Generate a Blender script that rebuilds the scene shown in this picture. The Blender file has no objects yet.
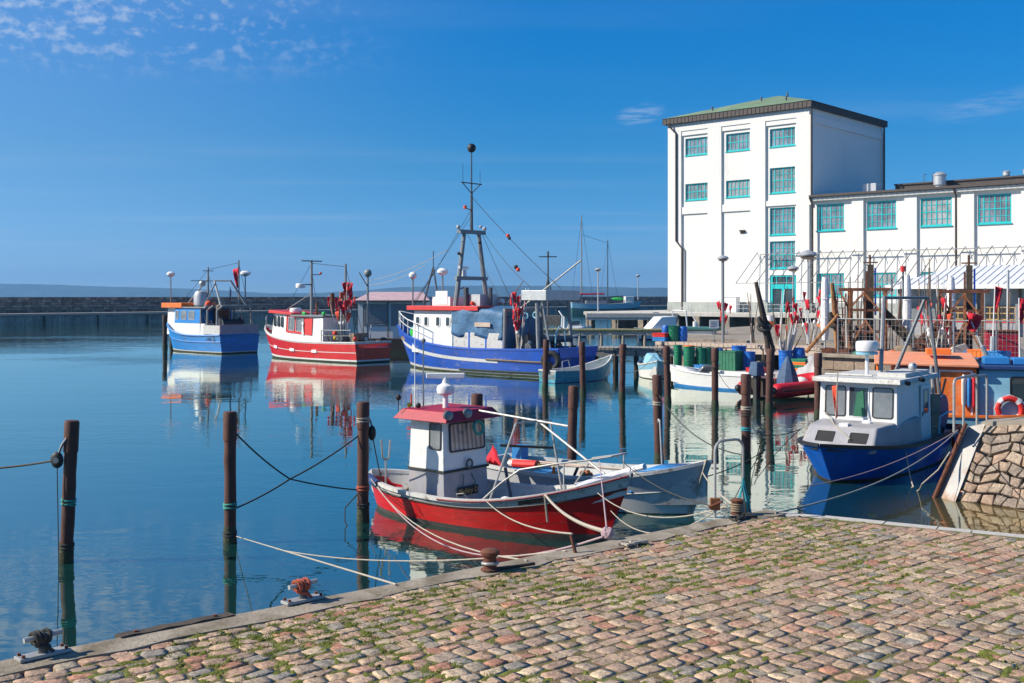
import bpy, math, random
from mathutils import Vector, Matrix, noise
R = math.radians
random.seed(7)
S = bpy.context.scene
C = S.collection

# ------------------------------------------------------------------ camera
FPX, HZ, EYE = 1100.0, 296.0, 4.4          # focal length in pixels, horizon row, eye height above water
cam = bpy.data.objects.new('camera', bpy.data.cameras.new('camera')); C.objects.link(cam)
cam.location = (0, 0, EYE); cam.rotation_euler = (R(90), 0, 0)
cam.data.sensor_width = 36; cam.data.lens = FPX / 1024 * 36
cam.data.shift_y = -(341.5 - HZ) / 1024
cam.data.clip_start = 0.1; cam.data.clip_end = 40000
S.camera = cam

# ------------------------------------------------------------------ sun, sky, exposure
SUN_EL = R(36); sv = Vector((-0.99, -0.10, 0)).normalized()
SUN = Vector((sv.x*math.cos(SUN_EL), sv.y*math.cos(SUN_EL), math.sin(SUN_EL)))
sun = bpy.data.objects.new('sun', bpy.data.lights.new('sun', 'SUN')); C.objects.link(sun)
sun.data.energy = 5.0; sun.data.angle = R(0.53); sun.data.color = (1.0, 0.91, 0.77)
sun.rotation_euler = (-SUN).to_track_quat('-Z', 'Y').to_euler()

W = bpy.data.worlds.new('World'); S.world = W; W.use_nodes = True
nt = W.node_tree; nt.nodes.clear()
def wn(t, **k):
    n = nt.nodes.new(t)
    for a, b in k.items(): setattr(n, a, b)
    return n
sky = wn('ShaderNodeTexSky', sky_type='NISHITA', sun_disc=False)
sky.sun_elevation = SUN_EL; sky.sun_rotation = math.atan2(sv.x, sv.y)
sky.air_density = 0.7; sky.dust_density = 0.0; sky.ozone_density = 6.0; sky.altitude = 0
hs = wn('ShaderNodeHueSaturation'); hs.inputs['Saturation'].default_value = 1.3; hs.inputs['Value'].default_value = 1.0
hs.inputs['Hue'].default_value = 0.497
nt.links.new(sky.outputs[0], hs.inputs['Color'])
# thin high cloud: direction projected on a plane overhead
tc = wn('ShaderNodeTexCoord'); sx = wn('ShaderNodeSeparateXYZ'); nt.links.new(tc.outputs['Generated'], sx.inputs[0])
def wm(op, a, b=None, c=None):
    n = wn('ShaderNodeMath', operation=op)
    for i, v in enumerate((a, b, c)):
        if v is None: continue
        if isinstance(v, (int, float)): n.inputs[i].default_value = v
        else: nt.links.new(v, n.inputs[i])
    return n.outputs[0]
# polarised look: the sky stays blue down to the horizon, the same all round
pr = wn('ShaderNodeValToRGB'); nt.links.new(sx.outputs[2], pr.inputs[0]); pe = pr.color_ramp.elements; pe[0].position = .02; pe[1].position = .27
pe[0].color = (.42,.54,.71,1); pe[1].color = (.42,.97,1.0,1); q = pe.new(.12); q.color = (.56,.73,.72,1)
pol = wn('ShaderNodeMix', data_type='RGBA', blend_type='MULTIPLY'); pol.inputs['Factor'].default_value = 1
nt.links.new(hs.outputs[0], pol.inputs[6]); nt.links.new(pr.outputs[0], pol.inputs[7])
zz = wm('MAXIMUM', sx.outputs[2], 0.02)
px_, py_ = wm('DIVIDE', sx.outputs[0], zz), wm('DIVIDE', sx.outputs[1], zz)
cb = wn('ShaderNodeCombineXYZ'); nt.links.new(px_, cb.inputs[0]); nt.links.new(py_, cb.inputs[1])
def wnoise(scale, detail=5, rough=0.55, dist=0.0):
    n = wn('ShaderNodeTexNoise'); n.inputs['Scale'].default_value = scale; n.inputs['Detail'].default_value = detail
    n.inputs['Roughness'].default_value = rough; n.inputs['Distortion'].default_value = dist
    nt.links.new(cb.outputs[0], n.inputs['Vector']); return n.outputs[0]
def wramp(v, a, b):
    n = wn('ShaderNodeMapRange', interpolation_type='SMOOTHSTEP'); nt.links.new(v, n.inputs['Value'])
    n.inputs['From Min'].default_value = a; n.inputs['From Max'].default_value = b; return n.outputs[0]
pn = wn('ShaderNodeTexNoise'); pmp = wn('ShaderNodeMapping'); pmp.inputs['Scale'].default_value = (1,1,1.5); nt.links.new(tc.outputs['Generated'], pmp.inputs[0]); nt.links.new(pmp.outputs[0], pn.inputs['Vector'])
pn.inputs['Scale'].default_value = 80; pn.inputs['Detail'].default_value = 4; pn.inputs['Roughness'].default_value = .55
puffs = wramp(wm('ADD', pn.outputs[0], wm('MULTIPLY', wm('SUBTRACT', wnoise(1.1, 3), .5), .55)), 0.43, 0.70)                     # mackerel puffs in patches
# the field of puffs lies over the left and goes on overhead out of frame
field = wm('MULTIPLY', wramp(wm('MULTIPLY', px_, -1.0), 0.35, 1.3), wramp(wm('MULTIPLY', py_, -1.0), -5.3, -3.9))
c1 = wm('MULTIPLY', wm('MULTIPLY', puffs, field), 0.38)
stw = wn('ShaderNodeMapping'); stw.inputs['Scale'].default_value = (0.10, 0.30, 1); nt.links.new(cb.outputs[0], stw.inputs[0])
vn = wn('ShaderNodeTexNoise'); vn.inputs['Scale'].default_value = 1.6; vn.inputs['Detail'].default_value = 5; nt.links.new(stw.outputs[0], vn.inputs['Vector'])
c2 = wm('MULTIPLY', wramp(vn.outputs[0], 0.48, 0.85), 0.15)                # faint veils
c3 = wm('MULTIPLY', wramp(wm('MULTIPLY', sx.outputs[0], -1.0), -.05, .55), 0.15)      # milky veil on the sunward side
def puff(x0, y0, rx, ry, a):          # a small lone cloud
    u = wm('DIVIDE', wm('SUBTRACT', px_, x0), rx); v = wm('DIVIDE', wm('SUBTRACT', py_, y0), ry)
    d = wm('ADD', wm('MULTIPLY', u, u), wm('MULTIPLY', v, v)); return wm('MULTIPLY', wm('MULTIPLY', wramp(wm('MULTIPLY', d, -1.0), -1.0, 0.0), wramp(wnoise(7.0, 5, .6), .35, .65)), a)
c4 = wm('ADD', puff(.707,6.08,.15,.45,.24), puff(2.5,5.76,.25,.7,.12))
cl = wm('MINIMUM', wm('ADD', wm('ADD', wm('ADD', c1, c2), c3), c4), 0.8)
mx = wn('ShaderNodeMix', data_type='RGBA'); nt.links.new(cl, mx.inputs['Factor']); nt.links.new(pol.outputs[2], mx.inputs[6])
mx.inputs[7].default_value = (4.6, 5.0, 5.6, 1)
bg = wn('ShaderNodeBackground'); bg.inputs['Strength'].default_value = 0.118; nt.links.new(mx.outputs[2], bg.inputs[0])
ow = wn('ShaderNodeOutputWorld'); nt.links.new(bg.outputs[0], ow.inputs[0])

S.view_settings.view_transform = 'Standard'; S.view_settings.look = 'None'
S.view_settings.exposure = 0.4; S.view_settings.gamma = 1.0; S.view_settings.use_curve_mapping = False
S.render.engine = 'CYCLES'; S.cycles.max_bounces = 7; S.cycles.volume_bounces = 0
S.cycles.caustics_reflective = False; S.cycles.caustics_refractive = False

# ------------------------------------------------------------------ helpers
def on(x, y, z):                     # point of the picture on a level plane
    d = FPX*(EYE - z)/(y - HZ); return Vector(((x-512)/FPX*d, d, z))
def at(x, y, d):                     # point of the picture at a distance
    return Vector(((x-512)/FPX*d, d, EYE-(y-HZ)/FPX*d))

class MB:
    def __init__(s): s.v = []; s.f = []; s.m = []
    def add(s, vs, fs, m=0):
        b = len(s.v); s.v += [tuple(p) for p in vs]
        for q in fs: s.f.append(tuple(b+i for i in q)); s.m.append(m)
        return s
    def hexa(s, p, m=0):             # 0-3 bottom ring, 4-7 top ring
        return s.add(p, [(3,2,1,0),(4,5,6,7),(0,1,5,4),(1,2,6,5),(2,3,7,6),(3,0,4,7)], m)
    def box(s, x0, x1, y0, y1, z0, z1, m=0):
        return s.hexa([(x0,y0,z0),(x1,y0,z0),(x1,y1,z0),(x0,y1,z0),(x0,y0,z1),(x1,y0,z1),(x1,y1,z1),(x0,y1,z1)], m)
    def cb(s, c, d, m=0, rz=0, ry=0):
        M = Matrix.Rotation(rz,3,'Z') @ Matrix.Rotation(ry,3,'Y'); c = Vector(c)
        q = [c + M @ Vector((d[0]*a/2, d[1]*b/2, d[2]*e/2)) for e in (-1,1) for a,b in ((-1,-1),(1,-1),(1,1),(-1,1))]
        return s.hexa(q, m)
    def bar(s, a, b, w, h, m=0, up=(0,0,1)):
        a, b = Vector(a), Vector(b); d = (b-a).normalized(); u = Vector(up)
        if abs(d.dot(u)) > .98: u = Vector((1,0,0))
        l = d.cross(u).normalized(); u = l.cross(d)
        r = [l*w/2*i + u*h/2*j for i,j in ((-1,-1),(1,-1),(1,1),(-1,1))]
        return s.hexa([a+k for k in r]+[b+k for k in r], m)
    def tube(s, pts, r, n=6, m=0, caps=True, radii=None):
        pts = [Vector(p) for p in pts]; k = len(pts); vs = []; u = None
        for i, p in enumerate(pts):
            d = (pts[min(i+1,k-1)] - pts[max(i-1,0)]).normalized()
            if u is None:
                u = d.cross(Vector((0,0,1)))
                if u.length < .05: u = d.cross(Vector((1,0,0)))
            else: u = u - d*u.dot(d)
            u.normalize(); w = d.cross(u); rr = radii[i] if radii else r
            vs += [p + (u*math.cos(2*math.pi*j/n) + w*math.sin(2*math.pi*j/n))*rr for j in range(n)]
        fs = [(i*n+j, i*n+(j+1)%n, (i+1)*n+(j+1)%n, (i+1)*n+j) for i in range(k-1) for j in range(n)]
        if caps: fs += [tuple(range(n-1,-1,-1)), tuple((k-1)*n+j for j in range(n))]
        return s.add(vs, fs, m)
    def cyl(s, a, b, r, r2=None, n=10, m=0):
        return s.tube([a, b], r, n, m, True, [r, r if r2 is None else r2])
    def lathe(s, prof, c=(0,0,0), n=14, m=0, axis=None):
        vs = []; c = Vector(c); A = (Vector(axis).to_track_quat('Z','Y').to_matrix() if axis else Matrix.Identity(3))
        for r, z in prof:
            vs += [c + A @ Vector((r*math.cos(2*math.pi*j/n), r*math.sin(2*math.pi*j/n), z)) for j in range(n)]
        k = len(prof)
        fs = [(i*n+j, i*n+(j+1)%n, (i+1)*n+(j+1)%n, (i+1)*n+j) for i in range(k-1) for j in range(n)]
        fs += [tuple(range(n-1,-1,-1)), tuple((k-1)*n+j for j in range(n))]
        return s.add(vs, fs, m)
    def ball(s, c, r, n=12, k=7, m=0, sc=(1,1,1)):
        vs = []
        for i in range(k+1):
            a = math.pi*(i+.02)/(k+.04) - math.pi/2
            vs += [(c[0]+r*sc[0]*math.cos(a)*math.cos(2*math.pi*j/n), c[1]+r*sc[1]*math.cos(a)*math.sin(2*math.pi*j/n), c[2]+r*sc[2]*math.sin(a)) for j in range(n)]
        fs = [(i*n+j, i*n+(j+1)%n, (i+1)*n+(j+1)%n, (i+1)*n+j) for i in range(k) for j in range(n)]
        fs += [tuple(range(n-1,-1,-1)), tuple(k*n+j for j in range(n))]
        return s.add(vs, fs, m)
    def torus(s, c, R_, r, axis=(0,0,1), n=18, k=8, m=0, arc=2*math.pi):
        A = Vector(axis).to_track_quat('Z','Y').to_matrix(); c = Vector(c); vs = []
        full = arc > 6.28; nn = n if full else n+1
        for i in range(nn):
            a = arc*i/n
            for j in range(k):
                b = 2*math.pi*j/k; q = R_ + r*math.cos(b)
                vs.append(c + A @ Vector((q*math.cos(a), q*math.sin(a), r*math.sin(b))))
        fs = [(i*k+j, ((i+1)%nn)*k+j, ((i+1)%nn)*k+(j+1)%k, i*k+(j+1)%k) for i in range(n) for j in range(k)]
        return s.add(vs, fs, m)
    def prism(s, poly, z0, z1, m=0):
        n = len(poly)
        return s.add([(x,y,z0) for x,y in poly]+[(x,y,z1) for x,y in poly],
                     [tuple(range(n-1,-1,-1)), tuple(range(n,2*n))]+[(i,(i+1)%n,n+(i+1)%n,n+i) for i in range(n)], m)
    def sheet(s, fn, nu, nv, m=0, thick=0):
        vs = [fn(i/nu, j/nv) for i in range(nu+1) for j in range(nv+1)]
        fs = [(i*(nv+1)+j, (i+1)*(nv+1)+j, (i+1)*(nv+1)+j+1, i*(nv+1)+j+1) for i in range(nu) for j in range(nv)]
        return s.add(vs, fs, m)
    def mesh(s, name, mats, ang=35):
        me = bpy.data.meshes.new(name); me.from_pydata(s.v, [], s.f)
        for q in (mats if isinstance(mats, (list,tuple)) else [mats]): me.materials.append(q)
        me.polygons.foreach_set('material_index', s.m)
        me.polygons.foreach_set('use_smooth', [True]*len(s.f))
        me.set_sharp_from_angle(angle=R(ang)); me.update()
        return me
    def build(s, name, mats, parent=None, bevel=0, ang=35, solid=0, loc=None, rz=None):
        o = bpy.data.objects.new(name, s.mesh(name, mats, ang)); C.objects.link(o)
        if parent: o.parent = parent
        if loc is not None: o.location = loc
        if rz is not None: o.rotation_euler.z = rz
        if solid:
            q = o.modifiers.new('thickness','SOLIDIFY'); q.thickness = solid; q.offset = 0
        if bevel:
            q = o.modifiers.new('bevel','BEVEL'); q.width = bevel; q.segments = 2; q.limit_method = 'ANGLE'; q.angle_limit = R(40); q.harden_normals = True
        return o

def tag(o, label=None, cat=None, group=None, kind=None):
    for k, v in (('label',label),('category',cat),('group',group),('kind',kind)):
        if v: o[k] = v
    return o
def thing(name, label, cat, loc=(0,0,0), rz=0, group=None):
    o = bpy.data.objects.new(name, None); C.objects.link(o); o.location = loc; o.rotation_euler.z = rz
    o.empty_display_size = .3
    return tag(o, label, cat, group)
def dup(o, parent=None, loc=None, rz=None, label=None):
    c = o.copy(); C.objects.link(c)
    if parent: c.parent = parent
    if loc is not None: c.location = loc
    if rz is not None: c.rotation_euler.z = rz
    if label: c['label'] = label
    for ch in list(o.children): dup(ch, c)
    return c

# ------------------------------------------------------------------ materials
def mat(name, col, rough=.6, metal=0, var=.12, scale=3., bump=0., bscale=30., wear=None, wamt=.45, wscale=2.5, coat=0, stretch=(1,1,1), spec=.5, col2=None, streak=None, samt=.36):
    m = bpy.data.materials.new(name); m.use_nodes = True; t = m.node_tree; b = t.nodes['Principled BSDF']
    N = t.nodes.new; L = t.links.new
    b.inputs['Roughness'].default_value = rough; b.inputs['Metallic'].default_value = metal
    b.inputs['Coat Weight'].default_value = coat; b.inputs['Specular IOR Level'].default_value = spec
    tc = N('ShaderNodeTexCoord'); mp = N('ShaderNodeMapping'); mp.inputs['Scale'].default_value = stretch
    L(tc.outputs['Object'], mp.inputs[0])
    def nz(sc, det=4, rg=.6):
        n = N('ShaderNodeTexNoise'); n.inputs['Scale'].default_value = sc; n.inputs['Detail'].default_value = det
        n.inputs['Roughness'].default_value = rg; L(mp.outputs[0], n.inputs['Vector']); return n
    n1 = nz(scale); r = N('ShaderNodeValToRGB'); L(n1.outputs[0], r.inputs[0])
    c2 = col2 or [min(1, c*(1+var)) for c in col]
    r.color_ramp.elements[0].color = (*[c*(1-var) for c in col], 1); r.color_ramp.elements[0].position = .3
    r.color_ramp.elements[1].color = (*c2, 1); r.color_ramp.elements[1].position = .7
    out = r.outputs[0]
    if wear:
        n2 = nz(wscale, 8, .7); q = N('ShaderNodeMapRange'); q.inputs['From Min'].default_value = 1-wamt-.05; q.inputs['From Max'].default_value = 1-wamt+.12
        L(n2.outputs[0], q.inputs['Value']); x = N('ShaderNodeMix'); x.data_type = 'RGBA'
        L(q.outputs[0], x.inputs['Factor']); L(out, x.inputs[6]); x.inputs[7].default_value = (*wear, 1); out = x.outputs[2]
        rr = N('ShaderNodeMapRange'); L(q.outputs[0], rr.inputs['Value']); rr.inputs['To Min'].default_value = rough; rr.inputs['To Max'].default_value = min(1, rough+.3)
        L(rr.outputs[0], b.inputs['Roughness'])
    if streak:                                    # rust or dirt run down from fittings
        mp2 = N('ShaderNodeMapping'); mp2.inputs['Scale'].default_value = (4,4,.5); L(tc.outputs['Object'], mp2.inputs[0])
        n4 = N('ShaderNodeTexNoise'); n4.inputs['Scale'].default_value = 1.3; n4.inputs['Detail'].default_value = 6; L(mp2.outputs[0], n4.inputs['Vector'])
        q4 = N('ShaderNodeMapRange'); q4.inputs['From Min'].default_value = 1-samt-.06; q4.inputs['From Max'].default_value = 1-samt+.12; q4.inputs['To Max'].default_value = .8; L(n4.outputs[0], q4.inputs['Value'])
        x4 = N('ShaderNodeMix'); x4.data_type = 'RGBA'; L(q4.outputs[0], x4.inputs['Factor']); L(out, x4.inputs[6]); x4.inputs[7].default_value = (*streak, 1); out = x4.outputs[2]
    L(out, b.inputs['Base Color'])
    if bump:
        n3 = nz(bscale, 3); u = N('ShaderNodeBump'); u.inputs['Strength'].default_value = 1; u.inputs['Distance'].default_value = bump
        L(n3.outputs[0], u.inputs['Height']); L(u.outputs[0], b.inputs['Normal'])
    return m
M = {}
def mk(k, *a, **w): M[k] = mat(k, *a, **w); return M[k]
mk('white_wall', (.74,.735,.71), .8, var=.03, scale=.25, bump=.004, bscale=12, wear=(.62,.61,.57), wamt=.37, wscale=.35, stretch=(1,1,.25), streak=(.56,.54,.49), samt=.31)
mk('plinth', (.36,.39,.36), .85, var=.16, scale=.6, streak=(.22,.22,.19), samt=.42, bump=.004)
mk('copper', (.20,.30,.17), .7, var=.25, scale=.5, wear=(.28,.25,.15), wamt=.42, wscale=.4)
mk('brown_trim', (.055,.042,.035), .6, var=.3, scale=2)
mk('teal', (.004,.46,.48), .45, var=.08)
mk('glass', (.035,.055,.065), .04, var=.5, scale=.35, spec=.8)
mk('pane_grey', (.20,.22,.26), .12, var=.55, scale=.5, spec=.7)
mk('glass_dim', (.22,.24,.25), .12, var=.35, scale=1.2, spec=.8)
mk('roof_grey', (.30,.32,.34), .5, var=.1)
mk('zinc', (.44,.46,.48), .45, metal=.3, var=.12, scale=4)
mk('steel', (.24,.25,.26), .5, metal=.25, var=.2, scale=9, wear=(.22,.12,.07), wamt=.36, wscale=6)
mk('dark_steel', (.09,.10,.11), .5, metal=.3, var=.3, scale=8)
mk('grey_paint', (.22,.24,.25), .5, var=.15, scale=3, wear=(.16,.11,.08), wamt=.37, wscale=4)
mk('white_paint', (.80,.80,.77), .42, var=.05, scale=2, streak=(.42,.33,.24), samt=.31, wear=(.56,.51,.44), wamt=.37, wscale=3, bump=.0015, bscale=25)
mk('white_clean', (.80,.80,.79), .35, var=.04)
mk('pale_grey', (.52,.53,.55), .5, var=.08, scale=2, streak=(.34,.32,.30), samt=.36)
mk('pane_light', (.34,.35,.36), .2, var=.35, scale=.8)
mk('worn_white', (.60,.60,.57), .6, var=.14, scale=5, wear=(.24,.20,.16), wamt=.43, wscale=5, bump=.003, bscale=30)
mk('red_paint', (.66,.008,.012), .33, var=.15, scale=3, wear=(.45,.03,.03), wamt=.40, wscale=2.2, bump=.0012, bscale=18, coat=.15, streak=(.40,.14,.08), samt=.32)
mk('red_worn', (.64,.008,.010), .34, var=.16, scale=4, wear=(.42,.010,.015), wamt=.42, wscale=2.5, bump=.002, bscale=16, stretch=(.6,1,1.6), streak=(.52,.24,.20), samt=.29)
mk('crimson', (.36,.012,.035), .5, var=.18, scale=5, wear=(.5,.12,.13), wamt=.34, wscale=4)
mk('blue_paint', (.006,.11,.55), .32, var=.2, scale=2.5, wear=(.02,.10,.30), wamt=.42, wscale=2, bump=.001, bscale=15, coat=.2)
mk('blue_trawler', (.008,.09,.50), .42, var=.2, scale=1.2, wear=(.34,.38,.44), wamt=.37, wscale=1.6, stretch=(.7,1,2.2), bump=.002, bscale=8, streak=(.20,.14,.10), samt=.35)
mk('blue_light', (.008,.21,.58), .42, var=.15, scale=1.3, wear=(.30,.36,.40), wamt=.36, wscale=1.6, stretch=(.7,1,2), streak=(.16,.15,.13), samt=.34)
mk('navy', (.02,.05,.16), .5, var=.2, wear=(.2,.2,.22), wamt=.34)
mk('sky_paint', (.25,.52,.66), .5, var=.1, scale=2, wear=(.45,.5,.5), wamt=.35)
mk('turq_paint', (.04,.32,.42), .5, var=.2, scale=4, wear=(.4,.42,.38), wamt=.38)
mk('orange', (.78,.17,.02), .6, var=.15, scale=2, wear=(.75,.33,.18), wamt=.42, wscale=1.5)
mk('orange_faded', (.76,.30,.16), .7, var=.12, scale=2)
mk('black', (.014,.014,.015), .55, var=.3)
mk('antifoul', (.05,.045,.042), .7, var=.3, scale=6, wear=(.14,.11,.08), wamt=.4, bump=.003)
mk('rubber', (.02,.02,.021), .75, var=.3, bump=.004, bscale=20)
mk('rust', (.16,.055,.028), .85, var=.35, scale=6, wear=(.05,.028,.022), wamt=.48, wscale=3.5, bump=.006, bscale=25)
mk('rust_light', (.34,.13,.05), .85, var=.35, scale=5, wear=(.13,.05,.025), wamt=.48, wscale=4, bump=.006, bscale=20)
mk('pile_rust', (.085,.034,.024), .75, var=.35, scale=5, wear=(.17,.065,.035), wamt=.42, wscale=3, bump=.006, bscale=22, stretch=(1,1,.4))
mk('weed', (.035,.045,.02), .8, var=.4, scale=9, bump=.02, bscale=22)
mk('wood', (.27,.20,.13), .8, var=.25, scale=4, bump=.004, bscale=20, stretch=(.25,3,3), wear=(.14,.10,.07), wamt=.45)
mk('wood_grey', (.36,.33,.28), .85, var=.2, scale=3, bump=.004, bscale=14, stretch=(.4,2,2), wear=(.2,.18,.13), wamt=.45)
mk('wood_moss', (.26,.25,.13), .9, var=.25, scale=3, bump=.004, wear=(.14,.15,.05), wamt=.5)
mk('wood_pale', (.55,.44,.36), .8, var=.12, scale=2, wear=(.34,.28,.22), wamt=.4)
mk('wood_dark', (.06,.045,.032), .85, var=.35, scale=4, bump=.006)
mk('post_wood', (.42,.20,.07), .8, var=.35, scale=3, stretch=(3,3,.4), wear=(.10,.05,.03), wamt=.47)
mk('concrete', (.31,.265,.205), .9, var=.22, scale=3.2, bump=.008, bscale=30, wear=(.17,.14,.095), wamt=.47, wscale=2.4)
mk('concrete_pale', (.50,.48,.44), .9, var=.12, scale=1.4, bump=.004, wear=(.33,.30,.26), wamt=.42)
mk('yard', (.30,.26,.21), .95, var=.2, scale=.8, bump=.01, bscale=9, wear=(.20,.16,.12), wamt=.47, wscale=.5)
mk('dark_stone', (.17,.14,.11), .9, var=.4, scale=1.2, bump=.05, bscale=2.5, wear=(.15,.13,.11), wamt=.42, wscale=1.6)
mk('rope_pale', (.42,.375,.30), .9, var=.2, scale=40, bump=.003, bscale=90)
mk('rope_dark', (.045,.045,.04), .9, var=.3, scale=40)
mk('rope_red', (.40,.09,.05), .9, var=.25, scale=60, bump=.004, bscale=90)
mk('rope_pink', (.42,.30,.32), .9, var=.3, scale=50)
mk('rope_teal', (.04,.36,.42), .9, var=.25, scale=40)
mk('rope_blue', (.05,.25,.42), .9, var=.25, scale=40)
mk('galv', (.38,.38,.37), .5, metal=.25, var=.15, scale=10, wear=(.32,.26,.2), wamt=.38)
mk('flag_red', (.60,.012,.03), .8, var=.2, scale=4)
mk('flag_orange', (.72,.08,.03), .8, var=.2, scale=4)
mk('tarp_blue', (.055,.15,.28), .6, var=.3, scale=2, bump=.05, bscale=3.5)
mk('tarp_navy', (.05,.10,.19), .7, var=.25, scale=5, bump=.02, bscale=8)
mk('green_bin', (.012,.20,.10), .5, var=.15, scale=3)
mk('green_dark', (.02,.15,.08), .6, var=.2, scale=3)
mk('blue_bin', (.012,.13,.50), .45, var=.12, scale=3)
mk('plastic_red', (.62,.03,.025), .45, var=.12)
mk('plastic_orange', (.85,.20,.03), .45, var=.12)
mk('plastic_blue', (.03,.22,.55), .45, var=.12)
mk('hypalon', (.58,.015,.03), .5, var=.1, scale=4)
mk('yellow', (.80,.52,.03), .5)
mk('green_bright', (.03,.5,.08), .5)
mk('net_green', (.05,.30,.24), .8, var=.3, scale=20)
mk('skin_grey', (.34,.34,.36), .55, var=.14, scale=2.5, wear=(.45,.38,.36), wamt=.4, wscale=3, bump=.002)
mk('stone_pier', (.36,.28,.22), .9, var=.2, scale=6, bump=.012, bscale=16, wear=(.20,.16,.13), wamt=.42, wscale=5)
mk('canvas_white', (.80,.80,.82), .8, var=.06, scale=4, bump=.02, bscale=6)
mk('pink_roof', (.52,.36,.38), .7, var=.12, scale=1.5)
mk('hull_green', (.03,.13,.13), .5, var=.15)
mk('brick_tan', (.45,.30,.12), .8, var=.2)
mk('gold', (.45,.30,.10), .5)
def curtain():
    m = mat('curtain_glass', (.5,.45,.42), .08, spec=.7); t = m.node_tree; b = t.nodes['Principled BSDF']
    tc = t.nodes.new('ShaderNodeTexCoord'); w = t.nodes.new('ShaderNodeTexWave'); w.inputs['Scale'].default_value = 5; w.inputs['Distortion'].default_value = 1.5
    w.bands_direction = 'DIAGONAL'; mp = t.nodes.new('ShaderNodeMapping'); mp.inputs['Scale'].default_value = (1,1,.12)
    t.links.new(tc.outputs['Object'], mp.inputs[0]); t.links.new(mp.outputs[0], w.inputs[0])
    r = t.nodes.new('ShaderNodeValToRGB'); t.links.new(w.outputs[0], r.inputs[0])
    r.color_ramp.elements[0].color = (.16,.13,.12,1); r.color_ramp.elements[1].color = (.48,.42,.40,1)
    t.links.new(r.outputs[0], b.inputs['Base Color']); M['curtain'] = m
curtain()

# stones picked per piece: each cobble or block has a colour of its own
def stone_mat(name, cols, bump=.006, bscale=55, fine=False):
    m = bpy.data.materials.new(name); m.use_nodes = True; t = m.node_tree; b = t.nodes['Principled BSDF']; N = t.nodes.new; L = t.links.new
    b.inputs['Roughness'].default_value = .82
    oi = N('ShaderNodeObjectInfo'); g = N('ShaderNodeNewGeometry')
    a = N('ShaderNodeMath'); a.operation = 'ADD'; L(oi.outputs['Random'], a.inputs[0]); L(g.outputs['Random Per Island'], a.inputs[1])
    f = N('ShaderNodeMath'); f.operation = 'FRACT'; L(a.outputs[0], f.inputs[0])
    r = N('ShaderNodeValToRGB'); r.color_ramp.interpolation = 'CONSTANT'; L(f.outputs[0], r.inputs[0])
    e = r.color_ramp.elements
    while len(e) < len(cols): e.new(.5)
    for i, c in enumerate(cols): e[i].position = i/len(cols); e[i].color = (*c, 1)
    n = N('ShaderNodeTexNoise'); n.inputs['Scale'].default_value = bscale; n.inputs['Detail'].default_value = 4; L(g.outputs['Position'], n.inputs['Vector'])
    n2 = N('ShaderNodeTexNoise'); n2.inputs['Scale'].default_value = 9; n2.inputs['Detail'].default_value = 3; L(g.outputs['Position'], n2.inputs['Vector'])
    q = N('ShaderNodeMapRange'); L(n.outputs[0], q.inputs['Value']); q.inputs['From Min'].default_value = .3; q.inputs['From Max'].default_value = .7; q.inputs['To Min'].default_value = .62; q.inputs['To Max'].default_value = 1.30
    q2 = N('ShaderNodeMapRange'); L(n2.outputs[0], q2.inputs['Value']); q2.inputs['From Min'].default_value = .3; q2.inputs['From Max'].default_value = .7; q2.inputs['To Min'].default_value = .78; q2.inputs['To Max'].default_value = 1.15
    k = N('ShaderNodeMath'); k.operation = 'MULTIPLY'; L(q.outputs[0], k.inputs[0]); L(q2.outputs[0], k.inputs[1])
    if fine:                                      # crystals of the granite
        n5 = N('ShaderNodeTexNoise'); n5.inputs['Scale'].default_value = 190; n5.inputs['Detail'].default_value = 3; L(g.outputs['Position'], n5.inputs['Vector'])
        q5 = N('ShaderNodeMapRange'); L(n5.outputs[0], q5.inputs['Value']); q5.inputs['From Min'].default_value = .3; q5.inputs['From Max'].default_value = .7; q5.inputs['To Min'].default_value = .55; q5.inputs['To Max'].default_value = 1.5
        k5 = N('ShaderNodeMath'); k5.operation = 'MULTIPLY'; L(k.outputs[0], k5.inputs[0]); L(q5.outputs[0], k5.inputs[1]); k = k5
    x = N('ShaderNodeVectorMath'); x.operation = 'SCALE'; L(r.outputs[0], x.inputs[0]); L(k.outputs[0], x.inputs['Scale'])
    L(x.outputs[0], b.inputs['Base Color'])
    u = N('ShaderNodeBump'); u.inputs['Distance'].default_value = bump; L(n.outputs[0], u.inputs['Height']); L(u.outputs[0], b.inputs['Normal'])
    M[name] = m
stone_mat('cobble', [(0.407,0.260,0.176),(0.385,0.280,0.192),(0.319,0.265,0.200),(0.451,0.320,0.216),(0.429,0.250,0.168),(0.352,0.245,0.172),(0.264,0.235,0.196),(0.506,0.390,0.264),(0.407,0.200,0.128),(0.374,0.290,0.212),(0.440,0.315,0.220),(0.341,0.235,0.168),(0.424,0.280,0.196),(0.363,0.260,0.188),(0.473,0.340,0.224),(0.308,0.220,0.160)], .010, 38, fine=True)
stone_mat('pier_stone', [(.34,.25,.18),(.29,.235,.18),(.36,.27,.20),(.36,.25,.175),(.31,.25,.19),(.26,.21,.165),(.38,.30,.22),(.33,.24,.17)], .012, 22)
stone_mat('wall_stone', [(.31,.255,.20),(.20,.165,.135),(.40,.33,.26),(.16,.135,.11),(.27,.225,.185)], .04, 3)

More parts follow.
